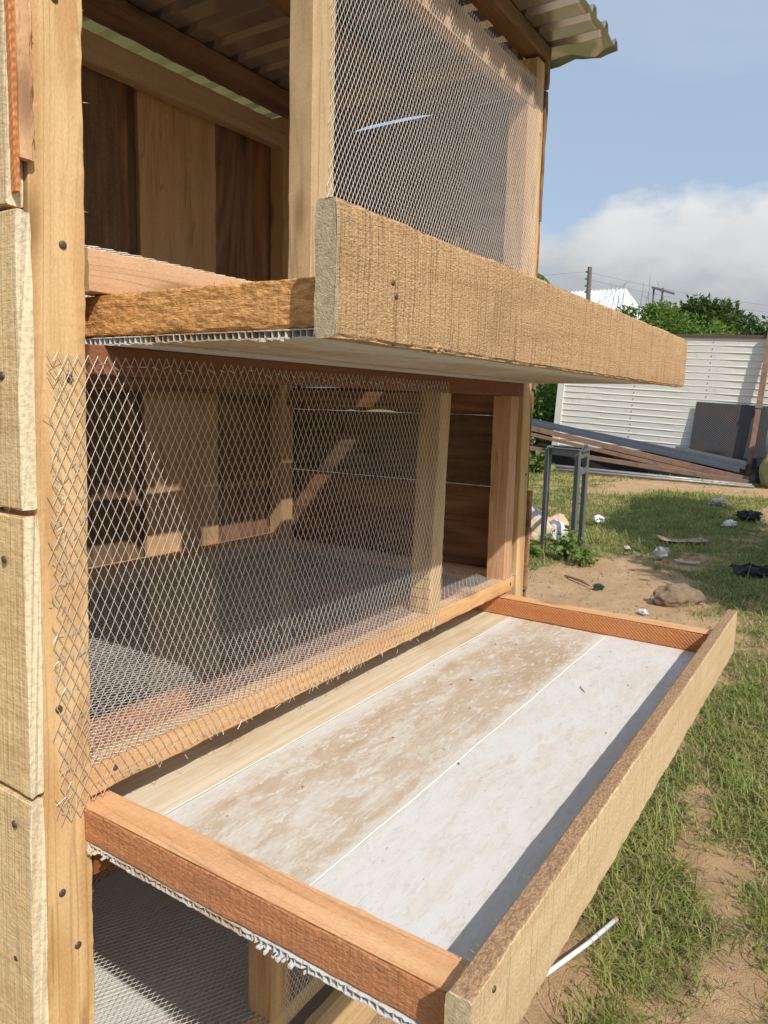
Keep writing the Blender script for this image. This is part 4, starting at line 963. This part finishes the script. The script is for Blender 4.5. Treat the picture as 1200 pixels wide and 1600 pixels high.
# palm fronds just above the board by the right post
palm = thing('palm_tree', 'distant palm whose frond tip shows beside the right post', 'palm', (29.5, 12.35, G)); b = MB(); b.tube([(29.5, 12.35, G), (29.5, 12.25, 5.1)], [.2, .14], 8); b.build('trunk', M_TRUNK, palm)
b = MB()
for a in range(12):
    an = a*.524; p = Vector((29.5, 12.25, 5.1)); prev = p
    for s in range(1, 8):
        u = s/7; q = p+Vector((math.cos(an)*1.7*u, math.sin(an)*1.7*u, .65*math.sin(u*2.4)-.75*u*u)); b.bar(prev, q, .03, .02)
        for sg in (-1, 1):
            e_ = q+Vector((-math.sin(an)*sg*.42, math.cos(an)*sg*.42, -.22)); b.add([prev, q, e_], [(0, 1, 2)])
        prev = q
b.build('frond', M_LF_D, palm)
# white ribbed roof, utility pole, lamp frame
M_WROOF = plain('white_roof_metal', (.74, .75, .74), .4, .1, .4); M_WALLB = plain('pale_wall', (.5, .47, .42), .9, .2, 1)
hs = thing('house', 'distant house of which only the white ribbed metal roof shows', 'house', (33.5, 9.8, G))
b = MB(); ya, yb, xa, xb = 8.1, 13.5, 31.6, 36.5
b.add([(xa, ya, 3.9), (xa, yb, 3.9), ((xa+xb)/2, yb-.6, 5.35), ((xa+xb)/2, ya+.75, 5.35), (xb, ya, 3.9), (xb, yb, 3.9)], [(0, 3, 2, 1), (4, 5, 2, 3), (0, 4, 3), (1, 2, 5)]); b.build('roof', M_WROOF, hs)
b = MB(); b.box(xa+.3, xb-.3, ya+.3, yb-.3, G, 3.89); b.build('wall', M_WALLB, hs)
b = MB()
for q in range(22):
    f = q/21; y0 = ya+.15+(yb-ya-.3)*f; y1 = ya+.8+(yb-ya-1.45)*f; b.bar((xa-.01, y0, 3.93), ((xa+xb)/2, y1, 5.38), .035, .05, (0, 1, 0))
rb = b.build('roof_rib', M_WROOF, hs)
pl = thing('utility_pole', 'weathered wooden utility pole standing before the white roof', 'utility pole', (29.9, 9.2, G))
b = MB(); b.tube([(29.9, 9.15, G), (30.05, 9.27, 5.68)], [.14, .09], 8); b.build('shaft', plain('grey_wood_pole', (.17, .15, .13), .9, .3, 3), pl)
for z in (5.5, 5.22, 4.95, 4.7): b = MB(); b.tube([(30.0, 9.42, z), (30.0, 9.30, z)], [.035, .045], 8); b.build('insulator', M_GREYST, pl)
for k_, (z, e_) in enumerate(((5.5, (60, -8, 7.4)), (5.22, (60, -8, 7.0)), (5.5, (20, 40, 7.8)))):
    p0_, p1_ = Vector((30, 9.38, z)), Vector(e_); pts = [p0_.lerp(p1_, u/12)-Vector((0, 0, 1.2*4*(u/12)*(1-u/12))) for u in range(13)]
    b = MB(); b.tube(pts, .0035, 4); b.build('cable', M_BLACKC, pl)
lf = thing('lamp_frame', 'dark lamp panel on a two legged frame rising above the bushes', 'lamp', (25.0, 5.3, G))
for y in (5.44, 5.16): b = MB(); b.tube([(25.0, y, G), (25.05, y, 3.92)], .03, 6); b.build('leg', M_STAND, lf)
b = MB(); b.bar((25.0, 5.50, 3.95), (25.15, 4.80, 3.72), .16, .06, (1, 0, 0)); b.build('lamp_panel', M_STAND, lf)
# bare twigs over the light bush
b = MB(); rg = np.random.default_rng(3)
tw = thing('dry_shrub', 'thin leafless twigs sticking up above the light green bush', 'shrub', (20.6, 5.3, G))
for q in range(14):
    y = 5.9-.13*q; p = Vector((20.6, y, 1.8)); b.tube([p, p+Vector((0, rg.normal(0, .15), .9)), p+Vector((.1, rg.normal(0, .35), 1.15+.7*rg.random()))], [.010, .007, .003], 4)
b.tube([(20.6, 5.3, G), (20.6, 5.2, 1.9)], [.05, .02], 6); b.build('twigs', M_TRUNK, tw)
